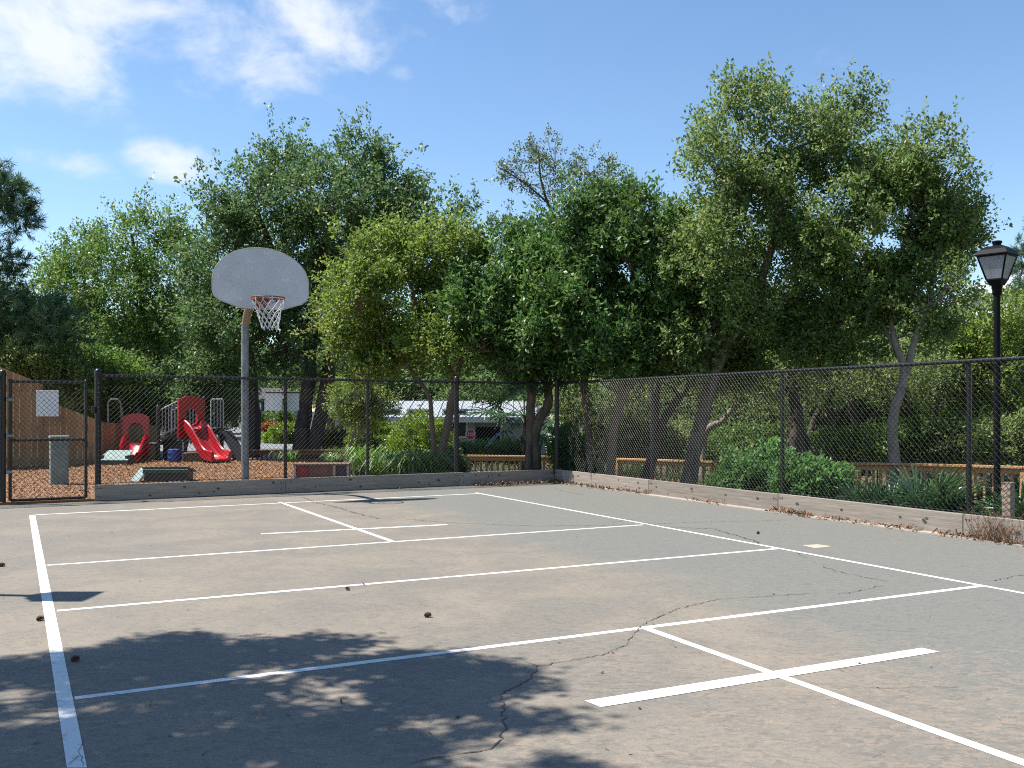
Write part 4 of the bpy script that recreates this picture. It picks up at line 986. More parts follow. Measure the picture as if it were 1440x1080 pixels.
tree('evergreen_tree', 'glossy dark evergreen with orange-brown trunk leaning right, second trunk right of the corner post', 'tree', P(860, 690, 17.6),
     [pst(17.6, [(858, 700, 14), (860, 650, 13), (862, 610, 12), (872, 570, 12), (876, 530, 12), (880, 470, 10), (890, 400, 7), (885, 330, 4)]), pst(17.6, [(872, 570, 9), (905, 500, 6, -.3), (930, 440, 4, -.3)])],
     pxl(17.6, [(850, 310, 56, 46), (902, 300, 46, 38), (890, 370, 72, 52), (938, 360, 42, 56), (835, 400, 48, 58), (900, 450, 78, 48), (948, 440, 38, 52), (862, 488, 58, 32), (930, 492, 46, 26)], 1.5, 9), L_gloss, M_barkred, 1900, 22, (.115, .046), seed=47, shoot=.34, up=.55, shell=.58, gap=1, leaders=90, rough=.26, spread=.08, twigs=18)
# yellow-green tree
tree('holly_tree', 'yellow-green tree with reddish leaning trunk behind the back fence, left of centre', 'tree', P(625, 690, 18.9),
     [pst(18.9, [(612, 700, 11), (617, 660, 11), (627, 610, 12), (634, 570, 12), (640, 535, 10), (620, 500, 8), (590, 440, 6), (570, 380, 4)]), pst(18.9, [(606, 700, 8), (610, 640, 8), (607, 590, 7), (600, 550, 6), (560, 500, 5)]), pst(18.9, [(640, 535, 8), (652, 480, 6), (640, 400, 4)])],
     pxl(18.9, [(560, 350, 76, 36), (510, 380, 52, 42), (622, 358, 56, 46), (500, 435, 46, 52), (570, 425, 78, 58), (640, 425, 46, 56), (535, 485, 56, 32), (608, 488, 56, 32), (478, 480, 26, 28), (652, 350, 34, 36), (492, 515, 34, 18), (465, 440, 22, 26)], 1.7, 10), L_yellow, M_barkred, 1900, 24, (.085, .045), seed=53, shoot=.36, up=.5, shell=.55, gap=1, leaders=160, rough=.26, spread=.09, twigs=22)
tree('sapling', 'small sapling with thin leaning stem between the painted play box and the strap-leaved plants', 'tree', P(486, 665, 20.6),
     [pst(20.6, [(484, 672, 5), (487, 650, 5), (494, 620, 4), (503, 592, 4), (506, 570, 3)]), pst(20.6, [(503, 592, 3), (520, 575, 2)])],
     pxl(20.6, [(506, 572, 20, 18), (484, 560, 18, 16), (528, 562, 22, 18), (508, 548, 22, 14)], .6, 19), L_yellow, M_barkpale, 330, 20, (.075, .042), seed=59, shoot=.25, up=.2, shell=.6, spread=.07, twigs=16, r0=.03)
# big dark oak behind the goal
tree('oak_tree', 'tall deep-green oak with twin dark trunks behind the basketball backboard', 'tree', P(430, 650, 27.0),
     [pst(27.0, [(422, 652, 26), (426, 600, 21), (432, 550, 19), (438, 490, 17), (445, 400, 14), (470, 300, 9), (490, 220, 5)]), pst(27.0, [(436, 652, 20), (448, 600, 19), (458, 545, 20), (466, 500, 19), (485, 470, 14), (520, 390, 10), (550, 290, 6)]), pst(27.0, [(438, 490, 13), (400, 400, 11), (370, 320, 8), (350, 280, 4)]), pst(28, [(352, 655, 26), (354, 600, 26), (352, 550, 22), (345, 480, 16), (330, 400, 10)])],
     pxl(27.0, [(505, 222, 50, 44), (552, 262, 50, 46), (400, 238, 54, 50), (340, 278, 54, 46), (460, 280, 78, 66), (592, 295, 36, 38), (310, 325, 46, 50), (390, 340, 88, 66), (500, 345, 80, 58), (350, 415, 80, 56), (450, 415, 78, 58), (644, 292, 18, 20), (312, 440, 58, 56), (390, 488, 80, 42), (545, 330, 58, 56), (284, 385, 36, 50), (620, 320, 34, 30), (330, 510, 60, 30)], 2.6, 12), L_oak, M_barkdark, 3500, 26, (.11, .062), seed=61, shoot=.55, up=.65, shell=.58, gap=1, leaders=160, rough=.26, spread=.10, twigs=22, r0=.09)
tree('oak_tree', 'lighter green open-crowned tree left of the backboard, behind the slides', 'tree', P(238, 640, 31.0),
     [pst(31.0, [(246, 650, 13), (238, 590, 13), (230, 540, 13), (222, 500, 12), (205, 450, 9), (195, 390, 7), (185, 330, 4)]), pst(31.0, [(222, 500, 8), (165, 460, 6), (120, 400, 4)])],
     pxl(31.0, [(205, 325, 52, 40), (132, 355, 42, 36), (90, 400, 38, 42), (228, 300, 24, 18), (170, 405, 66, 48), (242, 385, 44, 58), (108, 450, 42, 38), (180, 475, 78, 36), (240, 470, 52, 48), (75, 385, 18, 18)], 2.4, 13), L_light, M_barkdark, 1500, 26, (.115, .06), seed=67, shoot=.6, up=.55, leaders=120, rough=.25, shell=.55, gap=1, spread=.13, twigs=26, r0=.08)
# thin tree tops above the evergreens
tree('sparse_tree', 'thin-leaved brownish tree top rising above the evergreens, the left one of two', 'tree', P(800, 640, 25.0),
     [pst(25, [(805, 650, 16), (806, 520, 13), (802, 400, 9), (792, 345, 6), (782, 312, 5), (770, 285, 4), (760, 250, 3), (758, 215, 2)]), pst(25, [(770, 285, 3), (735, 255, 2), (700, 235, 1.5)]), pst(25, [(792, 345, 4), (760, 330, 2)])],
     pxl(25, [(758, 208, 30, 18), (722, 235, 26, 16), (745, 252, 34, 20), (778, 232, 13, 34), (755, 318, 28, 13), (795, 330, 26, 26), (715, 300, 14, 10)], 1.0, 14), L_sparse, M_barkdark, 170, 22, (.075, .042), seed=71, shoot=.34, up=.5, shell=.5, spread=.08, twigs=30, r0=.035)
tree('sparse_tree', 'thin-leaved brownish tree top rising above the evergreens, the right one of two', 'tree', P(862, 640, 25.5),
     [pst(25.5, [(860, 650, 16), (858, 520, 13), (855, 400, 9), (850, 330, 6), (845, 285, 4), (835, 240, 2)]), pst(25.5, [(850, 330, 4), (885, 290, 2.5), (902, 270, 2)])],
     pxl(25.5, [(830, 240, 40, 24), (858, 262, 32, 24), (802, 262, 18, 20), (900, 282, 26, 18), (850, 300, 40, 22), (935, 300, 26, 20)], 1.0, 15), L_sparse, M_barkdark, 220, 22, (.078, .042), seed=73, shoot=.34, up=.5, shell=.55, spread=.08, twigs=24, r0=.035)

# pine at the left edge
def pine(name, label, base, stems, lobes, clumps, seed, per=44, needle=(.17, .011)):
    root = thing(name, label, 'tree', base)
    r = np.random.default_rng(seed); _, c, sh, idx = crown(lobes, clumps, 1, (.1, .1), seed=seed, up=.25, shell=.5)
    n = len(c); N = n * per; ci = np.repeat(np.arange(n), per); s = sh[ci]; t = r.random(N)
    pos = c[ci] + s * (t * .28)[:, None]; ax = unit(s * .9 + r.normal(size=(N, 3)) * .6); nr = unit(r.normal(size=(N, 3)))
    v = leaf_quads(pos, ax, nr, needle[0] * r.uniform(.7, 1.2, N), needle[1] * r.uniform(.8, 1.2, N), .05)
    mb = MB()
    for st in stems: mb.tube([p for p, _ in st], [x for _, x in st], 8)
    limbs(mb, stems, lobes, c, idx, seed, 40, .05, sh); mb.build('trunk', M_barkdark, root, True); link('crown', quads('crown', v, L_pine), root)
pine('pine_tree', 'dark pine with tufted layered branches at the left edge, above the board fence', P(-70, 650, 26), [pst(26, [(-75, 660, 26), (-70, 500, 22), (-62, 380, 17), (-58, 280, 12), (-55, 200, 6)])],
     pxl(26, [(8, 285, 34, 28), (0, 265, 30, 16), (30, 305, 16, 22), (0, 365, 40, 10), (10, 390, 20, 10), (5, 425, 52, 20), (40, 440, 56, 24), (15, 475, 60, 24), (75, 470, 40, 26), (-60, 330, 50, 40), (-70, 430, 60, 50), (-60, 230, 45, 40)], 1.5, 16), 1500, 81, 44, (.19, .016))
pine('pine_tree', 'far pine top showing at the right edge above the lamp post', P(1450, 640, 42), [pst(42, [(1452, 640, 20), (1450, 480, 15), (1446, 350, 6)])],
     pxl(42, [(1440, 352, 10, 14), (1436, 385, 16, 16), (1450, 370, 24, 30), (1440, 415, 20, 16), (1470, 420, 40, 30), (1465, 330, 20, 30)], 1.5, 17), 420, 83, 40, (.26, .02))

# bright trees behind the lamp post, and scrub oaks filling the wood behind the right-hand fence
GB = 'shaded scrub oaks standing in the wood behind the right-hand fence'
tree('bushy_tree', 'bright green bushy tree behind the lamp post at the right edge', 'tree', P(1410, 660, 21.0), [pst(21, [(1400, 670, 10), (1396, 600, 9), (1402, 540, 7), (1410, 470, 4)]), pst(21, [(1425, 670, 8), (1430, 590, 7), (1440, 500, 4)])],
     pxl(21, [(1395, 445, 34, 36), (1432, 455, 36, 46), (1372, 500, 48, 36), (1415, 530, 60, 46), (1360, 545, 46, 40), (1450, 500, 40, 60), (1330, 470, 36, 36), (1400, 590, 60, 24)], 1.8, 18), L_yellow, M_barkpale, 1000, 24, (.095, .05), seed=87, shoot=.4, up=.4, shell=.6, spread=.1, twigs=26)
def scrub(u, Y, lob, stems, seed, label, m=L_scrub, n=220, bark=M_barkdark):
    tree('scrub_oak', label, 'tree', P(u, 665, Y), [pst(Y, s) for s in stems], pxl(Y, lob, 1.6, seed), m, bark, n, 22, (.085, .045), 'scrub oaks behind the right-hand fence', seed=seed, shoot=.4, up=.3, shell=.45, spread=.12, twigs=16, r0=.035)
scrub(925, 19.0, [(920, 520, 46, 24), (890, 505, 40, 22), (965, 515, 40, 24), (985, 545, 26, 16)], [[(905, 690, 17), (918, 640, 15), (932, 595, 13), (955, 560, 10), (985, 520, 6)], [(918, 640, 11), (922, 580, 10), (928, 510, 6)]], 101, 'dark scrub oak leaning right behind the second fence post from the corner')
scrub(1000, 21.5, [(1050, 520, 50, 22), (1075, 545, 30, 16), (1010, 530, 30, 20)], [[(988, 670, 9), (989, 625, 10), (994, 604, 10), (1014, 593, 9), (1027, 578, 8), (1050, 555, 4)]], 102, 'pale crooked scrub oak bending right, behind the tallest oak trunk', L_scrub, 200, M_barkpale)
scrub(1125, 20.0, [(1120, 530, 44, 30), (1080, 515, 44, 24), (1155, 515, 40, 24)], [[(1108, 690, 26), (1118, 640, 27), (1122, 590, 20), (1115, 550, 12), (1112, 500, 8)], [(1120, 600, 14), (1138, 625, 7), (1128, 655, 5)]], 103, 'thick-trunked dark scrub oak just right of the middle fence post')
scrub(1165, 22.5, [(1175, 515, 46, 24), (1140, 530, 36, 20), (1205, 530, 34, 20)], [[(1128, 660, 11), (1142, 600, 10), (1160, 565, 7), (1190, 530, 4)], [(1172, 660, 9), (1170, 590, 8), (1160, 530, 5)], [(1142, 600, 6), (1175, 585, 5), (1205, 560, 3)]], 104, 'thin twin-stemmed scrub oak right of the middle fence post')
scrub(1205, 21.0, [(1200, 505, 46, 28), (1235, 535, 36, 20)], [[(1216, 670, 14), (1206, 610, 13), (1196, 560, 10), (1190, 510, 6)], [(1206, 610, 8), (1232, 580, 6), (1250, 545, 4)], [(1186, 660, 7), (1174, 610, 7), (1158, 560, 5), (1150, 530, 3)]], 105, 'dark branching scrub oak left of the grey forked trunk')
scrub(1310, 20.5, [(1300, 530, 56, 28), (1350, 535, 44, 28), (1280, 505, 50, 24), (1330, 500, 46, 26)], [[(1276, 670, 11), (1288, 622, 11), (1308, 600, 10), (1340, 585, 7), (1376, 572, 4)], [(1322, 650, 9), (1312, 605, 8), (1324, 540, 5)], [(1296, 612, 6), (1278, 580, 5), (1270, 540, 3)]], 106, 'dense scrub oak with a low branch, between the grey forked trunk and the lamp post', L_scrub, 420)
scrub(1385, 23.0, [(1380, 540, 46, 26), (1425, 540, 46, 28), (1400, 510, 46, 24)], [[(1376, 670, 13), (1380, 610, 12), (1374, 560, 8)], [(1380, 615, 8), (1402, 575, 6), (1425, 550, 4)], [(1432, 670, 8), (1428, 600, 8), (1436, 540, 5)]], 107, 'dark-stemmed scrub oak behind the lamp post', L_scrub, 300)
scrub(1060, 24.0, [(1065, 560, 50, 22), (1040, 540, 44, 22), (1095, 565, 30, 18)], [[(1052, 670, 8), (1060, 620, 8), (1048, 570, 5)], [(1082, 670, 6), (1080, 620, 6), (1092, 570, 4)], [(1032, 660, 5), (1036, 610, 5), (1030, 560, 3)]], 108, 'low scrub oak thicket behind the pale crooked trunk', L_scrub, 300)
scrub(845, 23.0, [(850, 545, 40, 26), (800, 555, 34, 24), (885, 560, 34, 22)], [[(848, 670, 9), (840, 615, 8), (852, 570, 5)], [(895, 670, 8), (890, 610, 7), (880, 560, 4)], [(808, 670, 6), (812, 610, 6), (800, 560, 4)]], 109, 'scrub oak behind the thin crooked evergreen trunks', L_scrub, 300)

# far trees closing the view
def far_proto(seed):
    lob = []; r = random.Random(seed)
    for k in range(9): lob.append((r.uniform(-2.4, 2.4), r.uniform(-2, 2), r.uniform(2.2, 6.2), r.uniform(1.1, 1.8), r.uniform(1.1, 1.8), r.uniform(.9, 1.6)))
    v, c, sh, idx = crown(lob, 900, 20, (.20, .11), seed=seed, shoot=.7, up=.5, shell=.6, gap=1, spread=.2)
    mb = MB(); st = [[(Vector((0, 0, -.6)), .24), (Vector((.1, 0, 1.5)), .19), (Vector((0, .1, 3.4)), .13), (Vector((.1, 0, 5)), .06)]]
    for s in st: mb.tube([p for p, _ in s], [x for _, x in s], 8)
    limbs(mb, st, lob, c, idx, seed, 6, .07, sh)
    return mb.mesh('far_trunk', M_barkdark, True), quads('far_crown', v, L_far)
fars = [far_proto(s) for s in (201, 202, 203)]
FG = 'far trees closing the view behind the park'
fu = [(-180, 44, 1.0), (-80, 40, 1.1), (40, 44, .9), (110, 52, 1.1), (190, 48, 1.0), (270, 46, 1.05), (300, 58, 1.1), (470, 62, 1.2), (540, 56, 1.1), (600, 60, 1.3), (660, 52, 1.2), (730, 46, 1.1), (800, 44, 1.0), (850, 38, .9), (900, 42, 1.05), (960, 36, .95), (1020, 40, 1.0), (1070, 34, .85), (1120, 42, 1.1), (1170, 36, .95), (1230, 40, 1.0), (1290, 34, .8), (1340, 40, .85), (1400, 46, .9), (1470, 38, .9), (1560, 44, 1.1), (1000, 56, 1.2), (1180, 58, 1.3), (1330, 62, 1.1), (880, 60, 1.3), (700, 70, 1.3), (420, 95, 1.5), (330, 100, 1.5)]
for i, (u, Y, s) in enumerate(fu):
    x = (u - 720) / F * Y; root = thing('background_tree', 'dull green background tree far beyond the court, closing the view', 'tree', (x, Y, tz(x, Y)), FG)
    root.rotation_euler = (0, 0, i * 2.3); root.scale = (s, s, s * .95)
    for nm, me in (('trunk', fars[i % 3][0]), ('crown', fars[i % 3][1])):
        o = bpy.data.objects.new(nm, me); COL.objects.link(o); o.parent = root

# shrubs
def shrub(label, Y, lob, m, n, leaf, seed, name='shrub', per=22, bark=M_barkdark, base=None, cat='shrub', **kw):
    lobes = pxl(Y, lob, .5, seed); root = thing(name, label, cat, base or P(lob[0][0], lob[0][1] + lob[0][3], Y))
    kw.setdefault('shoot', .18); kw.setdefault('up', .5); kw.setdefault('shell', .75); kw.setdefault('spread', .06)
    v, c, sh, idx = crown(lobes, n, per, leaf, seed=seed, **kw); link('foliage', quads('foliage', v, m), root)
    mb = MB(); r = random.Random(seed)
    for k, l in enumerate(lobes):
        b = Vector((l[0], l[1], tz(l[0], l[1]) - .05)); mb.tube(bend(b + Vector((r.uniform(-.1, .1), 0, 0)), Vector(l[:3]), r, 4), [.02, .018, .014, .01, .006], 6)
        for i in np.where(idx == k)[0][:10]: mb.tube(bend(Vector(l[:3]), Vector(c[i]), r, 2), [.008, .006, .003], 4, False)
    mb.build('stems', bark, root); return root
shrub('round bright yellow-green clipped bush behind the back fence', 22.5, [(590, 618, 40, 34), (572, 630, 24, 26), (615, 625, 26, 30), (594, 645, 40, 18)], L_hedge, 1300, (.05, .03), 301, cat='bush', rough=.05, spread=.035, shoot=.1)
shrub('bright green block-shaped hedge left of the round clipped bush', 24.5, [(528, 612, 28, 18), (510, 612, 20, 18), (548, 615, 16, 18), (528, 632, 34, 18)], L_hedge, 900, (.05, .03), 302, cat='hedge', rough=.05, spread=.035, shoot=.1)
shrub('leafy green vine bush pushing through the right-hand fence, left of the middle post', 14.25, [(1055, 678, 36, 16), (1030, 690, 22, 8), (1080, 662, 20, 18), (1085, 688, 20, 14), (1045, 662, 16, 12)], L_ivy, 620, (.066, .048), 303, cat='bush', rough=.35, shoot=.24)
shrub('leafy green vine bush hugging the right-hand fence, right of the middle post', 13.15, [(1138, 688, 30, 18), (1116, 684, 14, 18), (1158, 700, 16, 9), (1148, 678, 14, 10)], L_ivy, 620, (.066, .048), 304, cat='bush', rough=.35, shoot=.24)
shrub('dark leafy shrub mass behind the red slides', 28.5, [(190, 570, 60, 40), (150, 590, 50, 40), (240, 560, 50, 44), (280, 575, 36, 46), (110, 560, 50, 40), (315, 560, 30, 40)], L_oak, 1400, (.12, .065), 305, spread=.12, shoot=.4, shell=.6)
shrub('olive bush growing above the tan board fence', 25.5, [(40, 515, 60, 28), (-10, 510, 50, 30), (95, 545, 40, 26), (20, 545, 60, 30)], L_scrub, 800, (.09, .05), 306, spread=.1, shoot=.35, shell=.6)
shrub('bright green bush above the step in the tan board fence', 27.0, [(110, 520, 45, 30), (150, 535, 50, 34), (80, 545, 30, 20)], L_light, 800, (.10, .055), 307, spread=.1, shoot=.35, shell=.6)
shrub('bright bush by the road beside the far stop sign', 40.0, [(402, 612, 16, 12), (385, 618, 12, 8), (412, 620, 14, 8)], L_hedge, 420, (.11, .06), 308, spread=.09)
shrub('orange-flowering bed at the far end of the road', 62.0, [(378, 603, 16, 5), (392, 606, 14, 4), (362, 606, 10, 4)], L_flower, 160, (.16, .12), 309, per=14, spread=.12)
shrub('green bush behind the orange-flowering bed by the road', 66.0, [(375, 592, 14, 8), (400, 590, 12, 10)], L_light, 220, (.16, .09), 310, spread=.15)
shrub('long low green shrub row in front of the dark carport', 27.5, [(690, 637, 40, 8), (652, 638, 20, 7), (725, 636, 26, 9)], L_light, 620, (.09, .05), 311, spread=.08)
shrub('grey-green grassy shrub row between the oak trunks and the pale house', 28.5, [(500, 617, 40, 11), (455, 620, 24, 12), (535, 625, 30, 10)], L_scrub, 620, (.11, .03), 312, spread=.08)
shrub('dark shrub in front of the railing left of the corner post', 20.2, [(628, 652, 14, 18), (616, 662, 14, 12), (640, 662, 10, 10)], L_scrub, 520, (.07, .04), 313, spread=.07)
shrub('green shrub clump between the corner post and the crooked trunks', 18.6, [(805, 650, 20, 24), (795, 630, 14, 26), (820, 668, 18, 12)], L_light, 420, (.07, .04), 314, spread=.07)
shrub('dark understorey shrub behind the railing, right of the corner', 23.5, [(900, 620, 40, 24), (950, 625, 36, 22), (860, 625, 30, 22)], L_scrub, 620, (.09, .05), 315, spread=.1, shoot=.3)
shrub('green understorey shrub behind the railing near the middle post', 22.5, [(1060, 630, 40, 18), (1010, 632, 36, 16), (1100, 632, 30, 16)], L_light, 620, (.09, .04), 316, spread=.1, shoot=.3)
shrub('green understorey shrub behind the railing below the grey forked oak', 20.5, [(1230, 628, 44, 18), (1180, 632, 36, 14), (1330, 615, 50, 26), (1290, 622, 40, 22)], L_light, 900, (.09, .04), 317, spread=.1, shoot=.3)
shrub('dark understorey shrub behind the railing at the right edge', 19.5, [(1400, 625, 50, 22), (1450, 622, 44, 26)], L_scrub, 560, (.09, .045), 318, spread=.1, shoot=.3)

# palmettos: fan fronds, one object each
def fan_mesh(seed, blades=18, R=.55, petiole=.55):
    r = random.Random(seed); mb = MB(); mb.tube([(0, 0, 0), (petiole * .5, 0, petiole * .03), (petiole, 0, 0)], [.009, .008, .006], 5)
    for k in range(blades):
        t = -1.95 + 3.9 * k / (blades - 1); L_ = R * (1 - .28 * abs(t) / 1.95) * r.uniform(.9, 1.08); w = .02
        d = Vector((math.cos(t), math.sin(t), .10 * r.uniform(-1, 1))); q = Vector((-math.sin(t), math.cos(t), 0)); o = Vector((petiole, 0, 0)); dr = r.uniform(.05, .22)
        p = [o, o + d * L_ * .45 + UP * .02, o + d * L_ * .8 - UP * dr * L_ * .25, o + d * L_ - UP * dr * L_]; ww = [.006, w, w * .75, .002]
        vs_ = []
        for a, b in zip(p, ww): vs_ += [a - q * b, a + UP * b * .5, a + q * b]
        mb.add(vs_, [(3 * i + j, 3 * i + j + 1, 3 * i + j + 4, 3 * i + j + 3) for i in range(3) for j in range(2)])
    return mb.mesh('frond', L_palm)
fans = [fan_mesh(s) for s in (1, 2, 3)]
def palmetto(p, n, scale, label, seed, lift=(.35, 1.25)):
    r = random.Random(seed); root = thing('palmetto', label, 'palmetto', p)
    for k in range(n):
        o = bpy.data.objects.new('frond', fans[k % 3]); COL.objects.link(o); o.parent = root
        el = r.uniform(*lift); az = 2 * math.pi * k / n + r.uniform(-.35, .35); s = scale * r.uniform(.8, 1.15)
        o.rotation_euler = (r.uniform(-.5, .5), -el, az); o.scale = (s, s, s); o.location = (r.uniform(-.05, .05), r.uniform(-.05, .05), 0)
    mb = MB().lathe(Vector(p) - UP * .15, [(.10 * scale, 0), (.11 * scale, .08), (.07 * scale, .2), (.02, .24)], 8); mb.build('stump', M_barkdark, root)
def at(u, Y): x = (u - 720) / F * Y; return Vector((x, Y, tz(x, Y)))
def onfence(u, out): q = hit(u, FC - NR * out, FR - NR * out); return Vector((q.x, q.y, tz(q.x, q.y) + .05))
palmetto(onfence(1305, 1.1), 18, .86, 'large palmetto behind the right-hand fence, left of the near post', 1)
palmetto(onfence(1345, 1.3), 14, .78, 'palmetto close behind the fence beside the near post of the right-hand fence', 11)
palmetto(onfence(1432, 1.5), 16, .78, 'palmetto around the short timber post at the right edge', 2)
palmetto(onfence(1480, 1.3), 12, .8, 'palmetto cut by the right edge of the picture', 3)
palmetto(onfence(1250, 1.0), 12, .58, 'low palmetto at the foot of the railing, right of the vine bushes', 4)
palmetto(onfence(1215, .8), 10, .6, 'small spreading palmetto behind the fence right of the vine bushes', 14)
palmetto(at(955, 21.5), 12, .8, 'bright palmetto behind the railing between the leaning trunks', 5)
palmetto(at(900, 21.8), 12, .8, 'palmetto behind the railing by the second fence post from the corner', 6)
palmetto(at(830, 19.2), 11, .75, 'shaded palmetto at the foot of the crooked evergreen trunks', 7)
palmetto(at(1150, 19.0), 12, .9, 'palmetto behind the railing below the twin-stemmed scrub oak', 8)
palmetto(at(1290, 18.0), 12, .9, 'palmetto behind the railing right of the grey forked trunk', 9)
palmetto(at(1425, 16.6), 12, .9, 'palmetto behind the railing at the right edge', 10)
# small cabbage palm in the shade behind the corner
def palm(p, hgt, label, seed):
    r = random.Random(seed); root = thing('cabbage_palm', label, 'palm tree', p)
    MB().tube([Vector(p) - UP * .2, Vector(p) + UP * hgt * .5 + Vector((.05, 0, 0)), Vector(p) + UP * hgt], [.15, .13, .12], 10).build('trunk', M_barkdark, root)
    for k in range(18):
        o = bpy.data.objects.new('frond', fans[k % 3]); COL.objects.link(o); o.parent = root; s = 1.45 * r.uniform(.85, 1.15)
        o.location = (0, 0, hgt); o.rotation_euler = (r.uniform(-.5, .5), -r.uniform(-.5, 1.1), 2 * math.pi * k / 18 + r.uniform(-.3, .3)); o.scale = (s, s, s)
palm(at(738, 24.5), 1.7, 'drooping fan palm in the shade behind the corner double trunk', 5)
palm(at(800, 26.0), 1.8, 'drooping fan palm in the shade right of the corner post', 6)
# strap-leaved clumps
def strap(p, n, ln, label, seed, m=L_strap):
    r = random.Random(seed); mb = MB()
    for k in range(n):
        az = r.uniform(0, 6.28); L_ = ln * r.uniform(.7, 1.2); out = r.uniform(.2, .8); b = Vector(p) + Vector((r.gauss(0, .1), r.gauss(0, .08), 0)); d = Vector((math.cos(az), math.sin(az), 0)); q = Vector((-d.y, d.x, 0)); w = .014
        pts = [b, b + d * L_ * out * .3 + UP * L_ * .55, b + d * L_ * out * .75 + UP * L_ * .8, b + d * L_ * out * 1.2 + UP * L_ * (.8 - .35 * out)]
        vs_ = []
        for a, ww in zip(pts, (w, w, w * .8, .002)): vs_ += [a - q * ww, a + q * ww]
        mb.add(vs_, [(2 * i, 2 * i + 1, 2 * i + 3, 2 * i + 2) for i in range(3)])
    tag(mb.build('strap_leaf_plant', m), label, 'plant', 'strap-leaved plants behind the back fence')
for k, (u, Y, lab) in enumerate(((505, 19.0, 'strap-leaved green clump right of the painted play box'), (530, 18.6, 'strap-leaved green clump at the third fence post from the corner, on its right side'), (556, 18.4, 'tall strap-leaved green clump below the round clipped bush'), (580, 18.4, 'strap-leaved green clump below the right half of the round clipped bush'), (604, 18.6, 'strap-leaved green clump against the reddish leaning trunk'), (542, 19.8, 'strap-leaved green clump behind the front row, under the hedge'), (590, 19.6, 'strap-leaved green clump behind the front row, under the round bush'))):
    p = at(u, Y); p.z = max(p.z, -.25); strap(p, 100, .82, lab, k)
for k, (u, Y, lab) in enumerate(((472, 23.8, 'low dark green tuft beside the oak trunk, right side'), (405, 24.2, 'low dark green tuft beside the oak trunk, left side'))): strap(at(u, Y), 60, .4, lab, 20 + k)

# off-frame oak whose shade falls on the near left of the court
def shade_tree():
    r = np.random.default_rng(5); poly = [G(*p) for p in ((-260, 935), (0, 932), (150, 908), (270, 888), (330, 906), (450, 890), (515, 898), (480, 925), (610, 912), (700, 926), (765, 950), (730, 976), (640, 982), (800, 1008), (835, 1032), (765, 1060), (840, 1085), (800, 1200), (300, 1500), (-900, 1300))]
    px, py = np.array([p.x for p in poly]), np.array([p.y for p in poly])
    n = 14000; x, y = r.uniform(px.min(), px.max(), n), r.uniform(py.min(), py.max(), n); ins = np.zeros(n, bool); j = len(px) - 1
    for i in range(len(px)): ins ^= ((py[i] > y) != (py[j] > y)) & (x < (px[j] - px[i]) * (y - py[i]) / (py[j] - py[i] + 1e-12) + px[i]); j = i
    g = np.sin(x * 3.4 + 1.0 + 1.2 * np.sin(y * 1.7)) * np.sin(y * 3.7 + .6 + x) + .7 * np.sin(x * 7.9 + 2 + np.sin(y * 4)) * np.sin(y * 7.3 + 1.4) - .35 * ((x < -1.0))
    # denser at the upper rim, dappled further in
    keep = ins & (g < np.where(y > 4.6, .45, .22)); x, y = x[keep][:1500], y[keep][:1500]; n = len(x)
    z = r.uniform(4.3, 6.8, n) + .5 * np.sin(x * 2) ; k = SUN / SUN.z
    c = np.stack([x + k.x * z, y + k.y * z, z], 1)
    root = thing('oak_tree', 'oak beyond the left edge shading the near part of the court', 'tree', Vector((-7.2, 4.2, -.06)))
    per = 26; N = n * per; ci = np.repeat(np.arange(n), per)
    pos = c[ci] + r.normal(size=(N, 3)) * .065; ax = unit(r.normal(size=(N, 3))); nr = unit(np.array([0, 0, 1.0]) + r.normal(size=(N, 3)) * .6)
    link('crown', quads('crown', leaf_quads(pos, ax, nr, .085 * r.uniform(.7, 1.2, N), .05 * r.uniform(.7, 1.2, N)), L_big), root)
    mb = MB(); b = Vector((-7.2, 4.2, -.2)); fork = Vector((-6.8, 4.2, 3.2)); mb.tube([b, Vector((-7.1, 4.2, 1.5)), fork, Vector((-6.0, 4.0, 4.6)), Vector((-5.2, 3.8, 5.6))], [.26, .2, .17, .11, .05], 12); rr = random.Random(3)
    for i in range(0, n, 26): mb.tube(bend(fork.lerp(Vector((-5.2, 3.8, 5.6)), rr.random()), Vector(c[i]), rr, 5, .08), [.03, .025, .02, .014, .009, .004], 4, False)
    mb.build('trunk', M_bark, root, True)
shade_tree()

# ------------------------------------------------------------------ small things on the court
def litter(name, n, a, b, spread, m, ln, wd, tilt=.5, z=.008, nrm=NR, bias=.6):
    t = rng.random(n); off_ = np.abs(rng.normal(0, spread, n)); c = np.stack([a.x + (b.x - a.x) * t + nrm.x * off_, a.y + (b.y - a.y) * t + nrm.y * off_, np.full(n, z)], 1)
    return scatter_quads(name, c, ln, wd, tilt, m)
litter('leaf_litter', 420, FC - A * 1.7 + NB * .02, FC + RD * .1 + NB * .02, .16, M_litter, (.03, .075), (.015, .035), .5, .012, NB)
litter('leaf_litter', 260, FC + NR * .02, FC + RD * 2.2 + NR * .02, .09, M_litter, (.03, .07), (.012, .03), .5, .016)
for s0, s1, n in ((2.2, 3.1, 120), (4.2, 5.0, 50), (5.85, 6.6, 190), (6.7, 8.2, 120), (8.4, 9.6, 190)):
    litter('leaf_litter', n, FC + RD * s0 + NR * .02, FC + RD * s1 + NR * .02, .07, M_litter, (.03, .08), (.006, .02), .6, .018)
nn_ = 230; ux, uy = rng.uniform(0, 1440, nn_), 700 + 380 * rng.random(nn_) ** 1.1
scatter_quads('pine_needles', np.array([[*G(a, b)[:2], .006] for a, b in zip(ux, uy) if a < 620 or rng.random() < .15]), (.04, .11), (.0018, .0035), .03, M_needle)
scatter_quads('court_debris', np.array([[*G(a, b)[:2], .006] for a, b in zip(rng.uniform(0, 1440, 36), rng.uniform(705, 1070, 36))]), (.01, .03), (.006, .015), .3, M_cone)
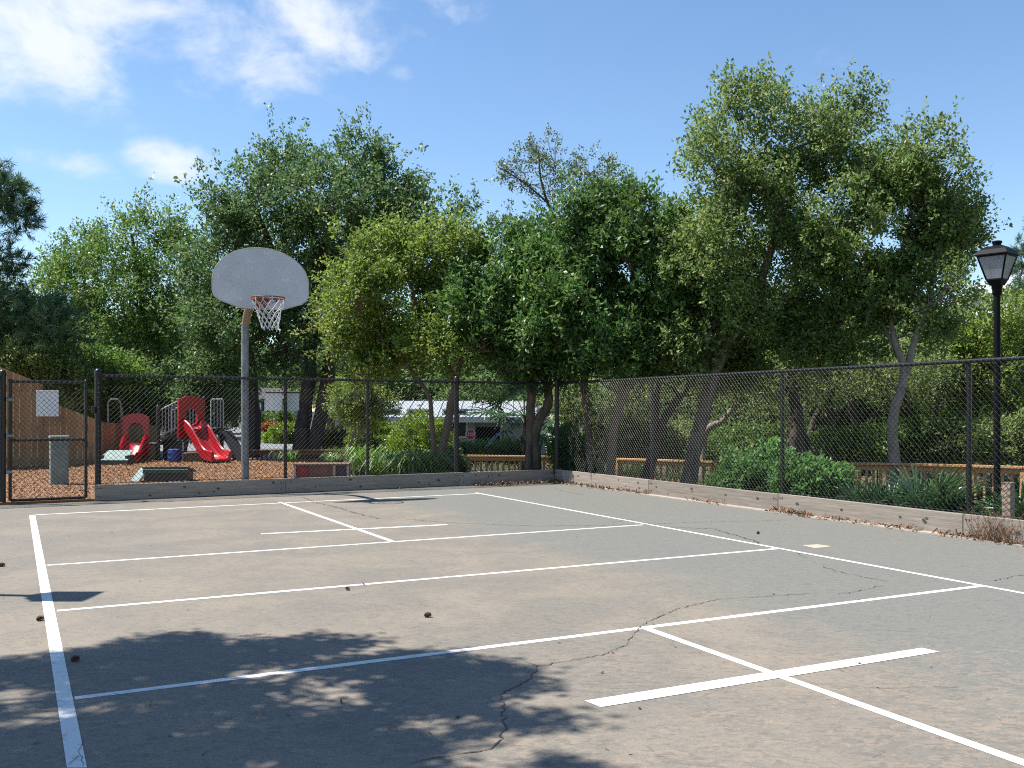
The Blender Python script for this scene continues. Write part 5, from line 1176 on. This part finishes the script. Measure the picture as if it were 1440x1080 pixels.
def cone(u, v, s, label, az):
    s *= .64; q = G(u, v); root = thing('pine_cone', label, 'pine cone', q); r = random.Random(int(u)); d = Vector((math.cos(az), math.sin(az), .12)).normalized(); e = d.cross(UP).normalized(); f = e.cross(d); c = q + UP * s * .42
    MB().tube([c - d * s * .6, c - d * s * .3, c + d * s * .2, c + d * s * .7], [s * .12, s * .26, s * .22, s * .06], 8).build('core', M_cone, root)
    m = MB()
    for ring_ in range(6):
        t = -.5 + ring_ * .2; R = s * (.44 - .35 * abs(t + .1))
        for k in range(8):
            a = 2 * math.pi * (k + ring_ * .5) / 8; o = e * math.cos(a) + f * math.sin(a); h = e * -math.sin(a) + f * math.cos(a); b = c + d * s * t + o * s * .12
            m.add([b - h * s * .05, b + h * s * .05, b + o * R + d * s * .16 + h * s * .08, b + o * R + d * s * .22, b + o * R + d * s * .16 - h * s * .08, b + o * R * .7 + d * s * .02], [(0, 1, 2, 3, 4), (0, 5, 2, 3, 4)])
    m.build('scales', M_cone, root)['kind'] = 'stuff'
cone(105, 930, .052, 'round brown pine cone beside the wide left line, in the tree shade', .4)
cone(601, 868, .055, 'dark pine cone lying alone in the middle of the court', .1)
cone(489, 830, .045, 'small pine cone on the sunlit court between two long lines', 2.2)
cone(56, 873, .055, 'brown pine cone left of the wide white line, in the sun', .7)
cone(2, 797, .06, 'pine cone at the far left edge of the court', .1)
cone(1066, 751, .05, 'small brown pine cone near the right-hand line, far court', 1.2)
# dry weed against the right-hand planks
def weed():
    r = random.Random(6); q = G(1402, 762); q = Vector((q.x, q.y, 0)) + NR * .04; mb = MB(); leaves = []
    for k in range(70):
        az = r.uniform(0, 6.28); L_ = r.uniform(.1, .36); d = Vector((math.cos(az) * .55, math.sin(az) * .55, 1)).normalized(); b = q - RD * r.uniform(-.22, .18) + NR * r.uniform(0, .05)
        p = bend(b, b + d * L_, r, 4, .12); mb.tube(p, [.0028, .0024, .002, .0015, .001], 4, False)
        for t in p[1:]:
            for _ in range(3): e = Vector((r.gauss(0, 1), r.gauss(0, 1), r.gauss(.3, 1))).normalized(); mb.tube([t, t + e * r.uniform(.02, .05)], [.0016, .0008], 3, False)
    tag(mb.build('dry_weed', M_litter), 'dry brown weed growing against the near end of the right-hand planks', 'weed')
weed()
# grass and weeds on the soil behind the fences
def grass():
    n = 14000; x = rng.uniform(-3, 14, n * 2); y = rng.uniform(8, 34, n * 2); dr = -((x - FC.x) * NR.x + (y - FC.y) * NR.y); db = -((x - FC.x) * NB.x + (y - FC.y) * NB.y)
    ok = ((dr > .15) | (db > .3)) & ~((dr < 0) & (db < 0)) & (np.sin(x * 1.3) + np.sin(y * 1.1 + x) > -.5); x, y = x[ok][:n], y[ok][:n]; m = len(x); z = terrain(x, y)
    pos = np.stack([x, y, z], 1); ax = unit(rng.normal(size=(m, 3)) * .45 + np.array([0, 0, 1.0])); nr = unit(rng.normal(size=(m, 3)))
    stuff(link('grass', quads('grass', leaf_quads(pos, ax, nr, rng.uniform(.08, .3, m), rng.uniform(.008, .02, m), .05), M_grass)))
    n = 9000; x = rng.uniform(-2, 16, n * 2); y = rng.uniform(8, 30, n * 2); dr = -((x - FC.x) * NR.x + (y - FC.y) * NR.y); ok = dr > .2; x, y = x[ok][:n], y[ok][:n]
    scatter_quads('forest_litter', np.stack([x, y, terrain(x, y) + .02], 1), (.05, .11), (.02, .05), .5, M_litter)
grass()
